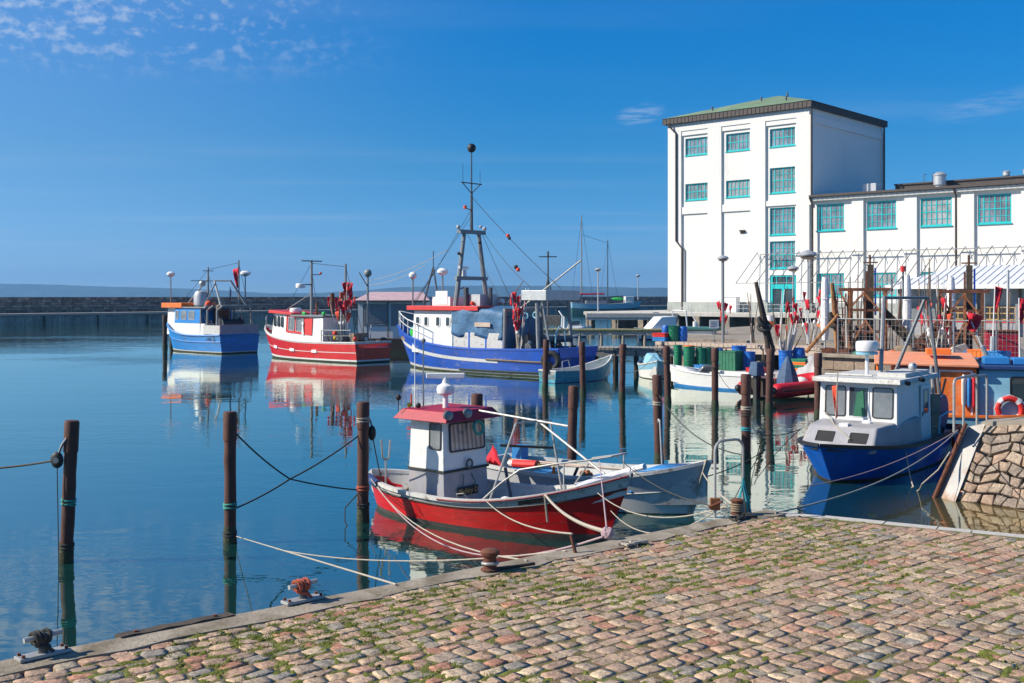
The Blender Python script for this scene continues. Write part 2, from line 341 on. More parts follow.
# ------------------------------------------------------------------ water, far shore
def water_mat():
    m = bpy.data.materials.new('water'); m.use_nodes = True; t = m.node_tree; b = t.nodes['Principled BSDF']; N = t.nodes.new; L = t.links.new
    
    g = N('ShaderNodeNewGeometry')
    def nz(sc, det, stretch):
        mp = N('ShaderNodeMapping'); mp.inputs['Scale'].default_value = stretch; L(g.outputs['Position'], mp.inputs[0])
        n = N('ShaderNodeTexNoise'); n.inputs['Scale'].default_value = sc; n.inputs['Detail'].default_value = det; n.inputs['Roughness'].default_value = .5
        L(mp.outputs[0], n.inputs['Vector']); return n.outputs[0]
    big = nz(.05, 3, (1,1.5,1))                     # cat's-paws: where a breath of wind roughens the water
    pm = N('ShaderNodeMapRange'); L(big, pm.inputs['Value']); pm.inputs['From Min'].default_value = .45; pm.inputs['From Max'].default_value = .62; pm.inputs['To Min'].default_value = .18; pm.inputs['To Max'].default_value = 2.2
    sc = N('ShaderNodeMath'); sc.operation = 'MULTIPLY'; L(nz(3.2, 2, (.8,1.2,1)), sc.inputs[0]); L(pm.outputs[0], sc.inputs[1])
    u1 = N('ShaderNodeBump'); u1.inputs['Distance'].default_value = .0058; L(sc.outputs[0], u1.inputs['Height'])
    u2 = N('ShaderNodeBump'); u2.inputs['Distance'].default_value = .008; sy = N('ShaderNodeSeparateXYZ'); L(g.outputs['Position'], sy.inputs[0])
    op = N('ShaderNodeMapRange'); L(sy.outputs[1], op.inputs['Value']); op.inputs['From Min'].default_value = 85; op.inputs['From Max'].default_value = 130; op.inputs['To Min'].default_value = 1; op.inputs['To Max'].default_value = 4   # more wind in the open basin
    sw = N('ShaderNodeMath'); sw.operation = 'MULTIPLY'; L(nz(.55, 2, (.7,1.3,1)), sw.inputs[0]); L(op.outputs[0], sw.inputs[1]); L(sw.outputs[0], u2.inputs['Height']); L(u1.outputs[0], u2.inputs['Normal'])
    t.nodes.remove(b); df = N('ShaderNodeBsdfDiffuse'); 
    dv = N('ShaderNodeVectorMath'); dv.operation = 'DISTANCE'; L(g.outputs['Position'], dv.inputs[0]); dv.inputs[1].default_value = (10.6,21.2,0)      # silty shallows at the pier foot
    sh_ = N('ShaderNodeMapRange'); sh_.interpolation_type = 'SMOOTHSTEP'; L(dv.outputs['Value'], sh_.inputs['Value']); sh_.inputs['From Min'].default_value = 1.2; sh_.inputs['From Max'].default_value = 4.2
    bc_ = N('ShaderNodeMix'); bc_.data_type = 'RGBA'; L(sh_.outputs[0], bc_.inputs['Factor']); bc_.inputs[6].default_value = (.16,.11,.035,1); bc_.inputs[7].default_value = (.006,.042,.040,1); L(bc_.outputs[2], df.inputs[0]); gs_ = N('ShaderNodeBsdfGlossy'); gs_.inputs['Roughness'].default_value = .02; gs_.inputs[0].default_value = (.96,1,.91,1)
    lw = N('ShaderNodeLayerWeight'); lw.inputs['Blend'].default_value = .5; L(u2.outputs[0], lw.inputs['Normal']); L(u2.outputs[0], gs_.inputs['Normal'])
    pw = N('ShaderNodeMath'); pw.operation = 'POWER'; L(lw.outputs['Facing'], pw.inputs[0]); pw.inputs[1].default_value = 3.0          # Schlick-like Fresnel of a filmy harbour surface
    fr = N('ShaderNodeMapRange'); L(pw.outputs[0], fr.inputs['Value']); fr.inputs['To Min'].default_value = .09; fr.inputs['To Max'].default_value = 1.0
    ms = N('ShaderNodeMixShader'); L(fr.outputs[0], ms.inputs[0]); L(df.outputs[0], ms.inputs[1]); L(gs_.outputs[0], ms.inputs[2]); L(ms.outputs[0], t.nodes['Material Output'].inputs[0]); M['water'] = m
water_mat()
w = MB()
w.add([(-9000,-60,0),(9000,-60,0),(9000,15000,0),(-9000,15000,0)], [(0,1,2,3)])
tag(w.build('water', M['water']), kind='structure')
b = MB(); b.add([(-9100,-70,-6),(9100,-70,-6),(9100,15100,-6),(-9100,15100,-6)], [(0,1,2,3)])
tag(b.build('seabed', M['yard']), kind='structure')

mk('forest', (.045,.075,.035), .95, var=.45, scale=.012, bump=2., bscale=.03)
def coast(x):          # height in metres of the far ridge
    h = 47 + 12*noise.noise((x*.00045, 3.1, 0)) + 9*noise.noise((x*.0016, 1.2, 0)) + 3.0*noise.noise((x*.006, 7, 0)) + 1.6*noise.noise((x*.03, 2, 0))
    h += 15*math.exp(-((x+2550)/520)**2) - 28*math.exp(-((x+1150)/420)**2) + 10*math.exp(-((x+250)/500)**2) 
    return max(h, 8)
hb = MB(); xs = [-6000+20*i for i in range(601)]
prof = [(-260,-3,0),(-240,1,.0),(-160,0,.55),(0,0,1.0),(200,0,.95),(700,0,.5)]
vs = [(x, 5600+dy+60*noise.noise((x*.001,9,0)), add+coast(x)*k) for x in xs for dy, add, k in prof]; n = len(prof)
hb.add(vs, [(i*n+j, (i+1)*n+j, (i+1)*n+j+1, i*n+j+1) for i in range(600) for j in range(n-1)])
tag(hb.build('hills', M['forest'], ang=60), kind='structure')

# ------------------------------------------------------------------ breakwater with quay along its foot
F = Vector((.74,-.672,0)); NI = Vector((.672,.74,0)); FRZ = math.atan2(F.y, F.x)
A, B_ = Vector((-112,133,0)), Vector((52,341,0)); bd = (B_-A).normalized(); bn = Vector((bd.y,-bd.x,0)); brz = math.atan2(bd.y, bd.x)   # bn points to the harbour
LB = (B_-A).length
mk('quay_face', (.46,.42,.36), .9, var=.3, scale=.35, bump=.02, bscale=4, wear=(.24,.21,.17), wamt=.5, wscale=.3, streak=(.2,.17,.13), samt=.42)
bw = thing('breakwater', 'long dark stone breakwater wall with low quay along its foot', 'breakwater', A, brz)
m = MB(); m.box(0,LB,1.2,7,-3,4.22); m.build('wall', M['dark_stone'], bw)
m = MB(); m.box(0,LB,-3.4,1.2,-3,1.25); m.build('quay_body', M['quay_face'], bw)
m = MB(); m.box(0,LB,-3.65,1.19,1.254,1.65); m.build('quay_deck', M['wood_pale'], bw, bevel=.04)
m = MB()
for i in range(int(LB/9.3)): m.cyl((i*9.3+.4,-3.7,-2),(i*9.3+.4,-3.7,1.24),.13,n=6)
o = m.build('fender_posts', M['wood_dark'], bw); o['kind'] = 'stuff'
m = MB()
for i in range(int(LB/3)): m.cyl((i*3,.2,1.66),(i*3,.2,2.75),.04,n=5)
m.cyl((0,.2,2.75),(LB,.2,2.75),.05,n=6); m.cyl((0,.2,2.25),(LB,.2,2.25),.035,n=6)
m.build('handrail', M['wood_grey'], bw)
rb = random.Random(3)                                  # rough blocks of the wall face: too small to pick apart singly
m = MB(); r_ = 0; z = 1.68
while z < 4.2:
    hh = .42; x = -rb.random()
    while x < LB:
        l = .5+.7*rb.random(); p = .03+.10*rb.random()
        m.box(x+.03, x+l-.03, 1.2-p, 1.25, z+.02, min(z+hh-.02, 4.3)); x += l
    z += hh
o = m.build('stone_facing', M['wall_stone'], bw); o['kind'] = 'stuff'
for i in range(9):
    m = MB(); x = 4+i*5.3+2*rb.random(); m.torus((x,-3.95,.75),.42,.16,(0,1,0),16,7); m.build('tyre_fender', M['rubber'], bw)
# lamp and small boat on the breakwater quay
def lamp(name, base, h, label, head='ball', r=.2, pole=.06, matp='steel', group=None):
    t = thing(name, label, 'street lamp', base, 0, group)
    m = MB(); m.cyl((0,0,0),(0,0,h),pole,pole*.75,8); m.build('pole', M[matp], t)
    m = MB()
    if head == 'ball': m.ball((0,0,h+r*.6), r); m.build('lamp_head', M['white_clean'], t)
    else:
        m.lathe([(.08,-.02),(r*.5,0),(r,.16*r),(r*1.02,.3*r),(r*.8,.55*r),(r*.2,.75*r),(.02,.8*r)],(0,0,h),18); m.build('lamp_head', M['zinc'], t)
        m = MB(); m.lathe([(.02,-.30*r),(r*.5,-.24*r),(r*.85,-.05*r),(r*.9,.02*r)],(0,0,h),16); m.build('diffuser', M['wood_pale'], t)
    return t
lamp('street_lamp', A+bd*37.2+bn*1.0+Vector((0,0,1.65)), 5.4, 'slim lamp post alone on the breakwater at far left', 'disc', .33, .08)

# ------------------------------------------------------------------ hull loft shared by the boats (x forward, z up from the waterline)
def hull(root, L, B, sh, keel=-.5, bands=(), transom=.8, bf=2.4, rake=.6, srake=0., bul=.35, thick=.07, mats=(), deckm='wood_grey', capm='worn_white', n=26, wlb=.55, wls=.9, cap=.035, name='hull', floor=None, inm=None, tumble=1.0):
    zs, zm, zb = sh
    def plan(s):
        if s < .45:
            a = (.45-s)/.45
            return transom+(1-transom)*(1-a**2.2) if transom > .05 else max(.012, (1-a**2.6)**.75)
        a = (s-.45)/.55; return max(1-a**bf, .012)
    def sheer(s): return zm+(zs-zm)*((.42-s)/.42)**2 if s < .42 else zm+(zb-zm)*((s-.42)/.58)**2
    def pt(s, f, side=1, off=0., dz=0.):
        p = plan(s); k = s*s*s; wr = wls*(1-k)+wlb*k
        if f >= 0: hbw = p*B/2*(wr+(1-wr)*f**tumble); z = f*sheer(s)
        else: hbw = p*B/2*wr*(max(0,1-f*f))**.5; z = -f*keel*(1-.5*s**3)
        x = -L/2+s*L - rake*(1-f)*s**5 + srake*(1-f)*(1-s)**5
        if off: hbw = max(hbw+off, .004)
        return Vector((x, side*hbw, z+dz))
    edges = sorted(set([-1.,-.6,-.25,0.,1.]+[b[0] for b in bands]+[b[1] for b in bands]+[.25,.5,.75]))
    edges = [e for e in edges if e <= 1]
    def bandm(f):
        for a, b, k in bands:
            if a <= f < b: return k
        return 0
    st = [1-(1-i/(n-1))**1.15 for i in range(n)]; ne = len(edges)
    m = MB()
    for side in (1,-1):
        base = len(m.v); m.v += [tuple(pt(s,e,side)) for s in st for e in edges]
        for i in range(n-1):
            for j in range(ne-1):
                q = (base+i*ne+j, base+(i+1)*ne+j, base+(i+1)*ne+j+1, base+i*ne+j+1)
                m.f.append(q if side < 0 else q[::-1]); m.m.append(bandm((edges[j]+edges[j+1])/2))
    half = n*ne
    for j in range(ne-1):
        k = bandm((edges[j]+edges[j+1])/2)
        m.f.append((j, j+1, half+j+1, half+j)); m.m.append(k)                         # transom
        a = (n-1)*ne+j; m.f.append((a, half+a, half+a+1, a+1)); m.m.append(k)          # stem
    h = m.build(name, [M[q] for q in mats], root, ang=40)
    # inside: bulwark faces and deck, or the floor of an open boat
    m = MB(); st2 = [s for s in st if s < .985]
    def dk(s): return (sheer(s)-bul) if floor is None else floor+.25*max(0,s-.75)
    for side in (1,-1):
        base = len(m.v)
        for s in st2:
            p = pt(s,1,side,-thick); f = .0 if sheer(s) < .01 else max(.05, dk(s)/sheer(s)); q = pt(s,f,side,-thick); m.v += [tuple(p), (p.x,q.y,dk(s)), (p.x,0,dk(s)+.02)]
        for i in range(len(st2)-1):
            for j in (0,1):
                q = (base+i*3+j, base+(i+1)*3+j, base+(i+1)*3+j+1, base+i*3+j+1)
                m.f.append(q[::-1] if side < 0 else q); m.m.append(j)
    k = len(st2)*3; m.f.append((0,1,k+1,k)); m.m.append(0)
    m.build('deck' if floor is None else 'inside', [M[inm or capm], M[deckm]], root, ang=40)
    # gunwale cap
    m = MB()
    ring = [pt(s,1,1,0) for s in st]
    for side in (1,-1):
        base = len(m.v)
        for s in st:
            o_, i_ = pt(s,1,side,.025), pt(s,1,side,-thick-.02)
            m.v += [(o_.x,o_.y,o_.z-cap), (o_.x,o_.y,o_.z+cap), (i_.x,i_.y,i_.z+cap), (i_.x,i_.y,i_.z-cap)]
        for i in range(n-1):
            for j in range(4):
                q = (base+i*4+j, base+(i+1)*4+j, base+(i+1)*4+(j+1)%4, base+i*4+(j+1)%4); m.f.append(q if side < 0 else q[::-1]); m.m.append(0)
        m.f.append(tuple(base+j for j in range(4))); m.m.append(0)
    if transom > .05:
        y = pt(0,1).y; z = sheer(0); x = pt(0,1).x; m.box(x-.02,x+thick,-y,y,z-cap+.003,z+cap+.003)
    m.build('gunwale', M[capm], root)
    return pt, sheer
def strake(root, pt, f0, f1, mt, r=.03, s0=.0, s1=.995, sides=(1,-1), name='rubbing_strake', off=.01, n=30):
    m = MB()
    for sd in sides: m.tube([pt(s0+(s1-s0)*i/n, f0+(f1-f0)*i/n, sd, off) for i in range(n+1)], r, 6)
    return m.build(name, M[mt], root)
def strip(root, pt, f0, f1, w, mt, s0=0., s1=.99, sides=(1,-1), name='stripe', off=.008, n=30):   # flat painted plank line
    m = MB()
    for sd in sides:
        vs = []
        for i in range(n+1):
            s = s0+(s1-s0)*i/n; f = f0+(f1-f0)*i/n; p = pt(s,f-w/2,sd,off); q = pt(s,f+w/2,sd,off); vs += [p,q]
        fs = [(2*i,2*i+2,2*i+3,2*i+1) for i in range(n)]
        m.add(vs, fs if sd < 0 else [q[::-1] for q in fs])
    return m.build(name, M[mt], root)

def rrect(w, h, r, k=4):
    if r <= 0: return [(-w/2,-h/2),(w/2,-h/2),(w/2,h/2),(-w/2,h/2)]
    out = []
    for cx, cy, a0 in ((w/2-r,-h/2+r,-90),(w/2-r,h/2-r,0),(-w/2+r,h/2-r,90),(-w/2+r,-h/2+r,180)):
        out += [(cx+r*math.cos(R(a0+90*i/k)), cy+r*math.sin(R(a0+90*i/k))) for i in range(k+1)]
    return out
def window(root, bl, br, tl, u0, u1, v0, v1, fm='black', gm='glass', fw=.035, proud=.018, r=.05, bars=(), name='window', nrm=None):
    """framed pane on the face bl-br-tl (u along, v up, as fractions)"""
    bl, br, tl = Vector(bl), Vector(br), Vector(tl); U, V = br-bl, tl-bl
    nn = U.cross(V).normalized() if nrm is None else Vector(nrm); ux = U.normalized(); vy = nn.cross(ux)
    c = bl + U*(u0+u1)/2 + V*(v0+v1)/2; w = U.length*(u1-u0); h = V.length*(v1-v0)
    def P(a, z): return c + ux*a[0] + vy*a[1] + nn*z
    o_ = rrect(w, h, r); i_ = rrect(w-2*fw, h-2*fw, max(0, r-fw*.6) if r else 0); n = len(o_); m = MB()
    if len(i_) != n: i_ = [(x*(1-2*fw/w), y*(1-2*fw/h)) for x, y in o_]
    m.add([P(a,.001) for a in o_]+[P(a,proud) for a in o_]+[P(a,proud) for a in i_]+[P(a,.001) for a in i_],
          [q for i in range(n) for q in ((i,(i+1)%n,n+(i+1)%n,n+i),(n+i,n+(i+1)%n,2*n+(i+1)%n,2*n+i),(2*n+i,2*n+(i+1)%n,3*n+(i+1)%n,3*n+i))])
    for kind, q in bars:
        a = (q-.5)*(w if kind == 'v' else h); b2 = fw*.32
        e = [(-b2+a,-h/2+fw),(b2+a,-h/2+fw),(b2+a,h/2-fw),(-b2+a,h/2-fw)] if kind == 'v' else [(-w/2+fw,-b2+a),(w/2-fw,-b2+a),(w/2-fw,b2+a),(-w/2+fw,b2+a)]
        m.hexa([P(x,.002) for x in e]+[P(x,proud*.8) for x in e])
    f = m.build(name, M[fm], root)
    m = MB(); m.add([P(a,.0045) for a in i_], [tuple(range(n))]); m.build('pane', M[gm], f)
    return f
def hexcabin(m, b, t, z0, z1, k=0):   # b,t = (x0,x1,y0,y1) at bottom and top
    m.hexa([(b[0],b[2],z0),(b[1],b[2],z0),(b[1],b[3],z0),(b[0],b[3],z0),(t[0],t[2],z1),(t[1],t[2],z1),(t[1],t[3],z1),(t[0],t[3],z1)], k)
    return m
def sag(a, b, s, n=14):
    a, b = Vector(a), Vector(b)
    return [a.lerp(b, i/n) - Vector((0,0,s*4*(i/n)*(1-i/n))) for i in range(n+1)]
def rope(label, pts, r=.012, mt='rope_pale', group=None, name='mooring_rope'):
    m = MB(); m.tube(pts, r, 6); o = m.build(name, M[mt]); return tag(o, label, 'rope', group)
def flag_cloth(m, p, d, w, h, k=0, ph=0.):      # a limp pennant hanging from p
    p = Vector(p); d = Vector(d).normalized()
    def fn(u, v):
        x = w*u*(1-.7*v) ; q = p + d*x + Vector((0,0,-h*v-.25*w*u)) + Vector((-d.y,d.x,0))*(.18*w*math.sin(u*5+v*4+ph))
        return q
    m.sheet(fn, 4, 5, k)

# ------------------------------------------------------------------ promenade and yard
C0 = Vector((22.25,157.1,2.2))                       # left foot of the tower
def fl(t, o, z=0.): return Vector((C0.x+F.x*t+NI.x*o, C0.y+F.y*t+NI.y*o, z))   # along the facade t, o behind it
pr = thing('promenade', None, None); tag(pr, kind='structure')
m = MB(); q = [fl(-9,-8),fl(75,-8),fl(75,60),fl(-9,60)]; m.prism([(p.x,p.y) for p in q], 1.70, 2.2); m.build('deck_slab', M['concrete_pale'], pr, bevel=.05)
m = MB(); q = [fl(-6,-5.5),fl(75,-5.5),fl(75,59),fl(-6,59)]; m.prism([(p.x,p.y) for p in q], -3, 1.69); m.build('back_wall', M['dark_stone'], pr)
m = MB()
for i in range(9):
    p = fl(-8+i*4.5,-7.6); m.cb((p.x,p.y,.1),(.9,.9,3.2),0,FRZ)
m.build('piers', M['concrete'], pr, bevel=.04)
YZ = 1.75
yd = MB(); poly = [(13.6,47.6),(20.2,41.7),(31,32),(75,20),(75,140),(56,117),(40,122),(30,110),(15,88),(10.3,68.8),(20.4,59.4),(17.4,57.6)]
yd.prism(poly, -3, YZ); tag(yd.build('yard_ground', [M['yard']]), kind='structure')
# stone edge of the yard, block by block
ye = thing('yard_quay_wall', 'low tan stone quay wall edging the fishing yard behind the boats', 'wall', (13.6,47.6,0), math.atan2(41.7-47.6, 20.2-13.6))
Lw = 15; me_ = []
for v in range(4):
    m = MB(); rr = random.Random(v); j = lambda a: a+.03*(rr.random()-.5)
    m.hexa([(j(-.5),-.12,j(-.5)),(j(.5),-.12,j(-.5)),(j(.5),.1,j(-.5)),(j(-.5),.1,j(-.5)),(j(-.5),-.12,j(.5)),(j(.5),-.12,j(.5)),(j(.5),.1,j(.5)),(j(-.5),.1,j(.5))]); me_.append(m.mesh('stone_block', M['pier_stone']))
rw = random.Random(5)
for row in range(4):
    x = -.2-.3*rw.random()
    while x < 12:
        l = .7+.5*rw.random(); o = bpy.data.objects.new('stone_block', rw.choice(me_)); C.objects.link(o); o.parent = ye
        o.location = (x+l/2, -.02-.05*rw.random(), .2+row*.41); o.scale = (l-.05, 1, .37); x += l
m = MB(); m.box(-.4,13,-.22,.6,1.755,1.90); m.build('coping', M['concrete'], ye, bevel=.03)

# ------------------------------------------------------------------ the white harbour building
bd_ = thing('harbour_building', 'white four-storey harbour building with square tower and long teal-windowed wing', 'building', C0, FRZ)
wcol = [(2.75,6.45),(9.35,13.05),(16.05,19.75)]
tw_h = {0:[(15.7,18.0),(22.0,24.4)], 1:[(15.7,18.0),(22.0,24.4)], 2:[(5.85,9.45),(10.3,13.9),(15.85,19.2),(22.0,24.4)]}
T_W, T_D, T_H = 21.9, 22.6, 26.6
def wall_with_holes(m, x0, x1, z0, z1, holes, y=0., rev=.35):
    xs = sorted(set([x0,x1]+[h[0] for h in holes]+[h[1] for h in holes])); zs = sorted(set([z0,z1]+[h[2] for h in holes]+[h[3] for h in holes]))
    for a, b in zip(xs, xs[1:]):
        for c, d in zip(zs, zs[1:]):
            if any(h[0] <= (a+b)/2 <= h[1] and h[2] <= (c+d)/2 <= h[3] for h in holes): continue
            m.add([(a,y,c),(b,y,c),(b,y,d),(a,y,d)], [(0,1,2,3)])
    for h in holes:
        a, b, c, d = h; e = y+rev
        m.add([(a,y,c),(b,y,c),(b,y,d),(a,y,d),(a,e,c),(b,e,c),(b,e,d),(a,e,d)], [(0,4,5,1),(1,5,6,2),(2,6,7,3),(3,7,4,0)])
def bwin(x0, x1, z0, z1, y, cols, rows, name='window'):
    m = MB(); fw = .17
    m.box(x0,x1,y,y+.12,z0,z0+fw); m.box(x0,x1,y,y+.12,z1-fw,z1); m.box(x0,x0+fw,y+.002,y+.118,z0+fw,z1-fw); m.box(x1-fw,x1,y+.002,y+.118,z0+fw,z1-fw)
    for i in range(1,cols):
        x = x0+(x1-x0)*i/cols; w_ = .12 if i % 2 else .06; m.box(x-w_/2,x+w_/2,y+.01,y+.1,z0+fw,z1-fw)
    for i in range(1,rows):
        z = z0+(z1-z0)*i/rows; w_ = .11 if i*2 == rows or rows < 4 else .06; m.box(x0+fw,x1-fw,y+.016,y+.096,z-w_/2,z+w_/2)
    f = m.build(name, M['teal'], bd_)
    m = MB(); m.add([(x0+.02,y+.07,z0+.02),(x1-.02,y+.07,z0+.02),(x1-.02,y+.07,z1-.02),(x0+.02,y+.07,z1-.02)], [(0,1,2,3)]); m.build('pane', M[random.choice(('pane_grey','pane_grey','glass_dim','pane_light'))], f)
    m = MB(); m.box(x0-.08,x1+.08,y-.30,y+.02,z0-.12,z0-.003); m.build('sill', M['teal'], f)
# tower: recessed panels behind proud pilasters and bands
holes = [(wcol[c][0],wcol[c][1],z0,z1) for c in range(3) for z0,z1 in tw_h[c]]+[(16.05,19.9,.05,4.95)]
m = MB(); wall_with_holes(m, 0, T_W, 0, T_H, holes, .32)
m.add([(0,.32,0),(0,T_D,0),(0,T_D,T_H),(0,.32,T_H),(T_W,.32,0),(T_W,T_D,0),(T_W,T_D,T_H),(T_W,.32,T_H)], [(0,3,2,1),(4,5,6,7),(1,2,6,5),(3,7,6,2)])
m.build('tower_wall', M['white_wall'], bd_)
PIL = [(0,2.25),(6.6,8.8),(13.3,15.55),(20.05,21.92)]
for a, b in PIL:
    m = MB(); m.box(a,b,0,.318,1.35,T_H-1.1); m.build('pilaster', M['white_wall'], bd_, bevel=.03)
m = MB(); m.box(-.003,T_W+.023,-.003,.318,T_H-1.1,T_H-.002); m.build('top_band', M['white_wall'], bd_)
for a, b, z0, z1 in [(a,b,T_H-1.75,T_H-1.1) for a, b in ((2.25,6.6),(8.8,13.3),(15.55,20.05))]+[(2.25,6.6,13.75,14.75),(8.8,13.3,13.75,14.75),(15.55,20.05,14.15,14.85)]:
    m = MB(); m.box(a,b,.11,.316,z0,z1); m.build('band', M['white_wall'], bd_)
m = MB(); m.box(-.06,15.9,-.05,.31,0,1.35); m.box(20.0,T_W+.05,-.05,.31,0,1.35); m.build('plinth', M['plinth'], bd_, bevel=.02)
m = MB(); m.box(T_W+.001,T_W+.22,-.0,1.0,14,T_H-.9); m.box(T_W+.001,T_W+.22,T_D-1,T_D,14,T_H-.9); m.box(T_W+.001,T_W+.219,1.0,T_D-1,T_H-1.9,T_H-.9); m.build('side_frame', M['white_wall'], bd_)
for c in range(3):
    for k, (z0, z1) in enumerate(tw_h[c]):
        tall = z1-z0 > 3
        bwin(wcol[c][0], wcol[c][1], z0, z1, .52, 6 if tall else 6, 4 if tall else 2)
# eaves and hipped roof
m = MB(); e = .5; m.box(-e,T_W+e,-e,T_D+e,T_H,T_H+.85); m.build('eaves', M['brown_trim'], bd_, bevel=.03)
m = MB(); ov = .56
for i in range(int((T_W+2*ov)/.62)): x = -ov+i*.62; m.box(x,x+.05,-ov,-e+.01,T_H+.02,T_H+.86)
for i in range(int((T_D+2*ov)/.62)): x = -ov+i*.62; m.box(T_W+e-.01,T_W+ov,x,x+.05,T_H+.02,T_H+.86)
m.build('eaves_ribs', M['brown_trim'], bd_)['kind'] = 'stuff'
m = MB(); z0 = T_H+.852; rx, ry, rz_ = T_W/2, T_D/2, T_H+4.3
v = [(-e-.1,-e-.1,z0),(T_W+e+.1,-e-.1,z0),(T_W+e+.1,T_D+e+.1,z0),(-e-.1,T_D+e+.1,z0),(rx-.6,ry,rz_),(rx+.6,ry,rz_)]
m.add(v, [(0,1,5,4),(1,2,5),(2,3,4,5),(3,0,4),(3,2,1,0)]); rf = m.build('roof', M['copper'], bd_)
for i, (x, y, z) in enumerate(((6,2.2,T_H+1.7),(11,7,T_H+3.1),(17,3.0,T_H+1.9),(14.5,8,T_H+3.4))):
    m = MB(); m.cyl((x,y,z-.2),(x,y,z+.55),.13,n=7); m.build('vent_pipe', M['dark_steel'], rf)
# entrance
dr = MB(); dr.box(16.05,16.4,.42,.6,0.05,4.95); dr.box(19.55,19.9,.42,.6,.05,4.95); dr.box(16.4,19.55,.421,.599,3.15,3.75); dr.box(16.4,19.55,.421,.599,4.75,4.95); dr.box(17.75,18.1,.421,.599,.05,3.15); dr.box(16.9,17.0,.45,.57,3.75,4.75); dr.box(18.4,18.5,.45,.57,3.75,4.75)
do = dr.build('entrance_door', M['teal'], bd_)
m = MB(); m.add([(16.1,.55,.06),(19.85,.55,.06),(19.85,.55,4.9),(16.1,.55,4.9)], [(0,1,2,3)]); m.build('pane', M['glass'], do)
# wing
W0, W1, WH, WD = T_W, 62., 14.9, 20.
wwin = [(22.75+6.77*i, 26.5+6.77*i) for i in range(6)]
holes = [(a,b,10.6,14.0) for a,b in wwin]+[(a,b,2.2,5.1) for a,b in wwin]
m = MB(); wall_with_holes(m, W0+.01, W1, 0, WH, holes, .42)
m.add([(W1,.42,0),(W1,WD,0),(W1,WD,WH),(W1,.42,WH)], [(0,1,2,3)]); m.build('wing_wall', M['white_wall'], bd_)
for i in range(6):
    a = 28.55-.9+6.77*i if i >= 0 else 0; m = MB(); m.box(a,a+1.55,.1,.419,1.3,WH-.45); m.build('wing_pilaster', M['white_wall'], bd_, bevel=.03)
m = MB(); m.box(W0+.23,W1,-.05,.421,0,1.3); m.build('wing_plinth', M['plinth'], bd_)
for a, b in wwin: bwin(a, b, 10.6, 14.0, .55, 6, 4); bwin(a, b, 2.2, 5.1, .55, 6, 2)
m = MB(); m.box(W0+.24,W1,-.25,.42,WH-.45,WH); m.build('cornice', M['white_wall'], bd_, bevel=.04)
m = MB()
for i in range(int((W1-W0)/.7)): m.box(W0+.4+i*.7,W0+.7+i*.7,-.30,-.251,WH-.34,WH-.06)
m.build('cornice_blocks', M['worn_white'], bd_)['kind'] = 'stuff'
m = MB(); m.box(W0+.24,W1+.3,-.62,WD,WH+.003,WH+.30); m.build('wing_eaves', M['brown_trim'], bd_, bevel=.03)
m = MB(); m.hexa([(W0+.25,-.5,WH+.302),(W1,-.5,WH+.302),(W1,WD,WH+.302),(W0+.25,WD,WH+.302),(W0+.25,-.5,WH+.31),(W1,-.5,WH+.31),(W1,WD,WH+1.5),(W0+.25,WD,WH+1.5)]); wr = m.build('wing_roof', M['roof_grey'], bd_)
m = MB(); m.box(29.5,W1,9,9.4,WH+.9,WH+1.75); m.box(29.4,W1+.2,8.8,9.6,WH+1.751,WH+1.93); m.build('roof_parapet', M['brown_trim'], wr)
def vent(x, y, z, r, h):
    m = MB(); m.lathe([(r*.7,0),(r*.7,h*.15),(r,h*.2),(r,h*.75),(r*1.12,h*.78),(r*1.12,h*.84),(r*.5,h),(.05,h*1.02)],(x,y,z),16); m.build('roof_vent', M['zinc'], wr)
vent(35.9,7.5,WH+.9,.75,2.0); vent(43.4,9.2,WH+1.9,.42,.75); vent(45.9,9.2,WH+1.9,.55,.85); vent(57,9.2,WH+1.9,.45,.8)
m = MB(); m.box(26.6,28.4,5.6,7.4,WH+.3,WH+1.9); m.build('roof_box', M['zinc'], wr, bevel=.05)
m = MB()
for x in (33.2,34.3):
    m.tube([(x,9.2,WH+1.9),(x,9.2,WH+2.9),(x+.1,9.8,WH+3.0)],.05,5)
m.build('roof_ladder', M['dark_steel'], wr)
# downpipes
def pipe(pts, r=.13): m = MB(); m.tube(pts, r, 7); m.build('downpipe', M['brown_trim'], bd_)
pipe([(.55,-.55,T_H+.1),(.7,-.5,T_H-.4),(1.5,-.16,T_H-1.4),(1.5,-.16,10),(2.45,-.02,8.9),(2.45,-.02,0)])
pipe([(T_W+.42,-.16,T_H),(T_W+.42,-.16,WH+.4)]); pipe([(T_W+.45,T_D-.6,T_H),(T_W+.45,T_D-.6,WH+1)])
pipe([(T_W+.3,-.5,WH),(T_W+.55,-.2,WH-.9),(T_W+.55,-.2,.1)]); pipe([(40.55,-.5,WH),(40.75,-.2,WH-.9),(40.75,-.12,.1)])
m = MB(); m.box(11.6,12.35,-.05,.318,11.0,11.15); m.box(11.6,12.35,.2,.33,10.7,11.0); m.build('wall_vent', M['brown_trim'], bd_)
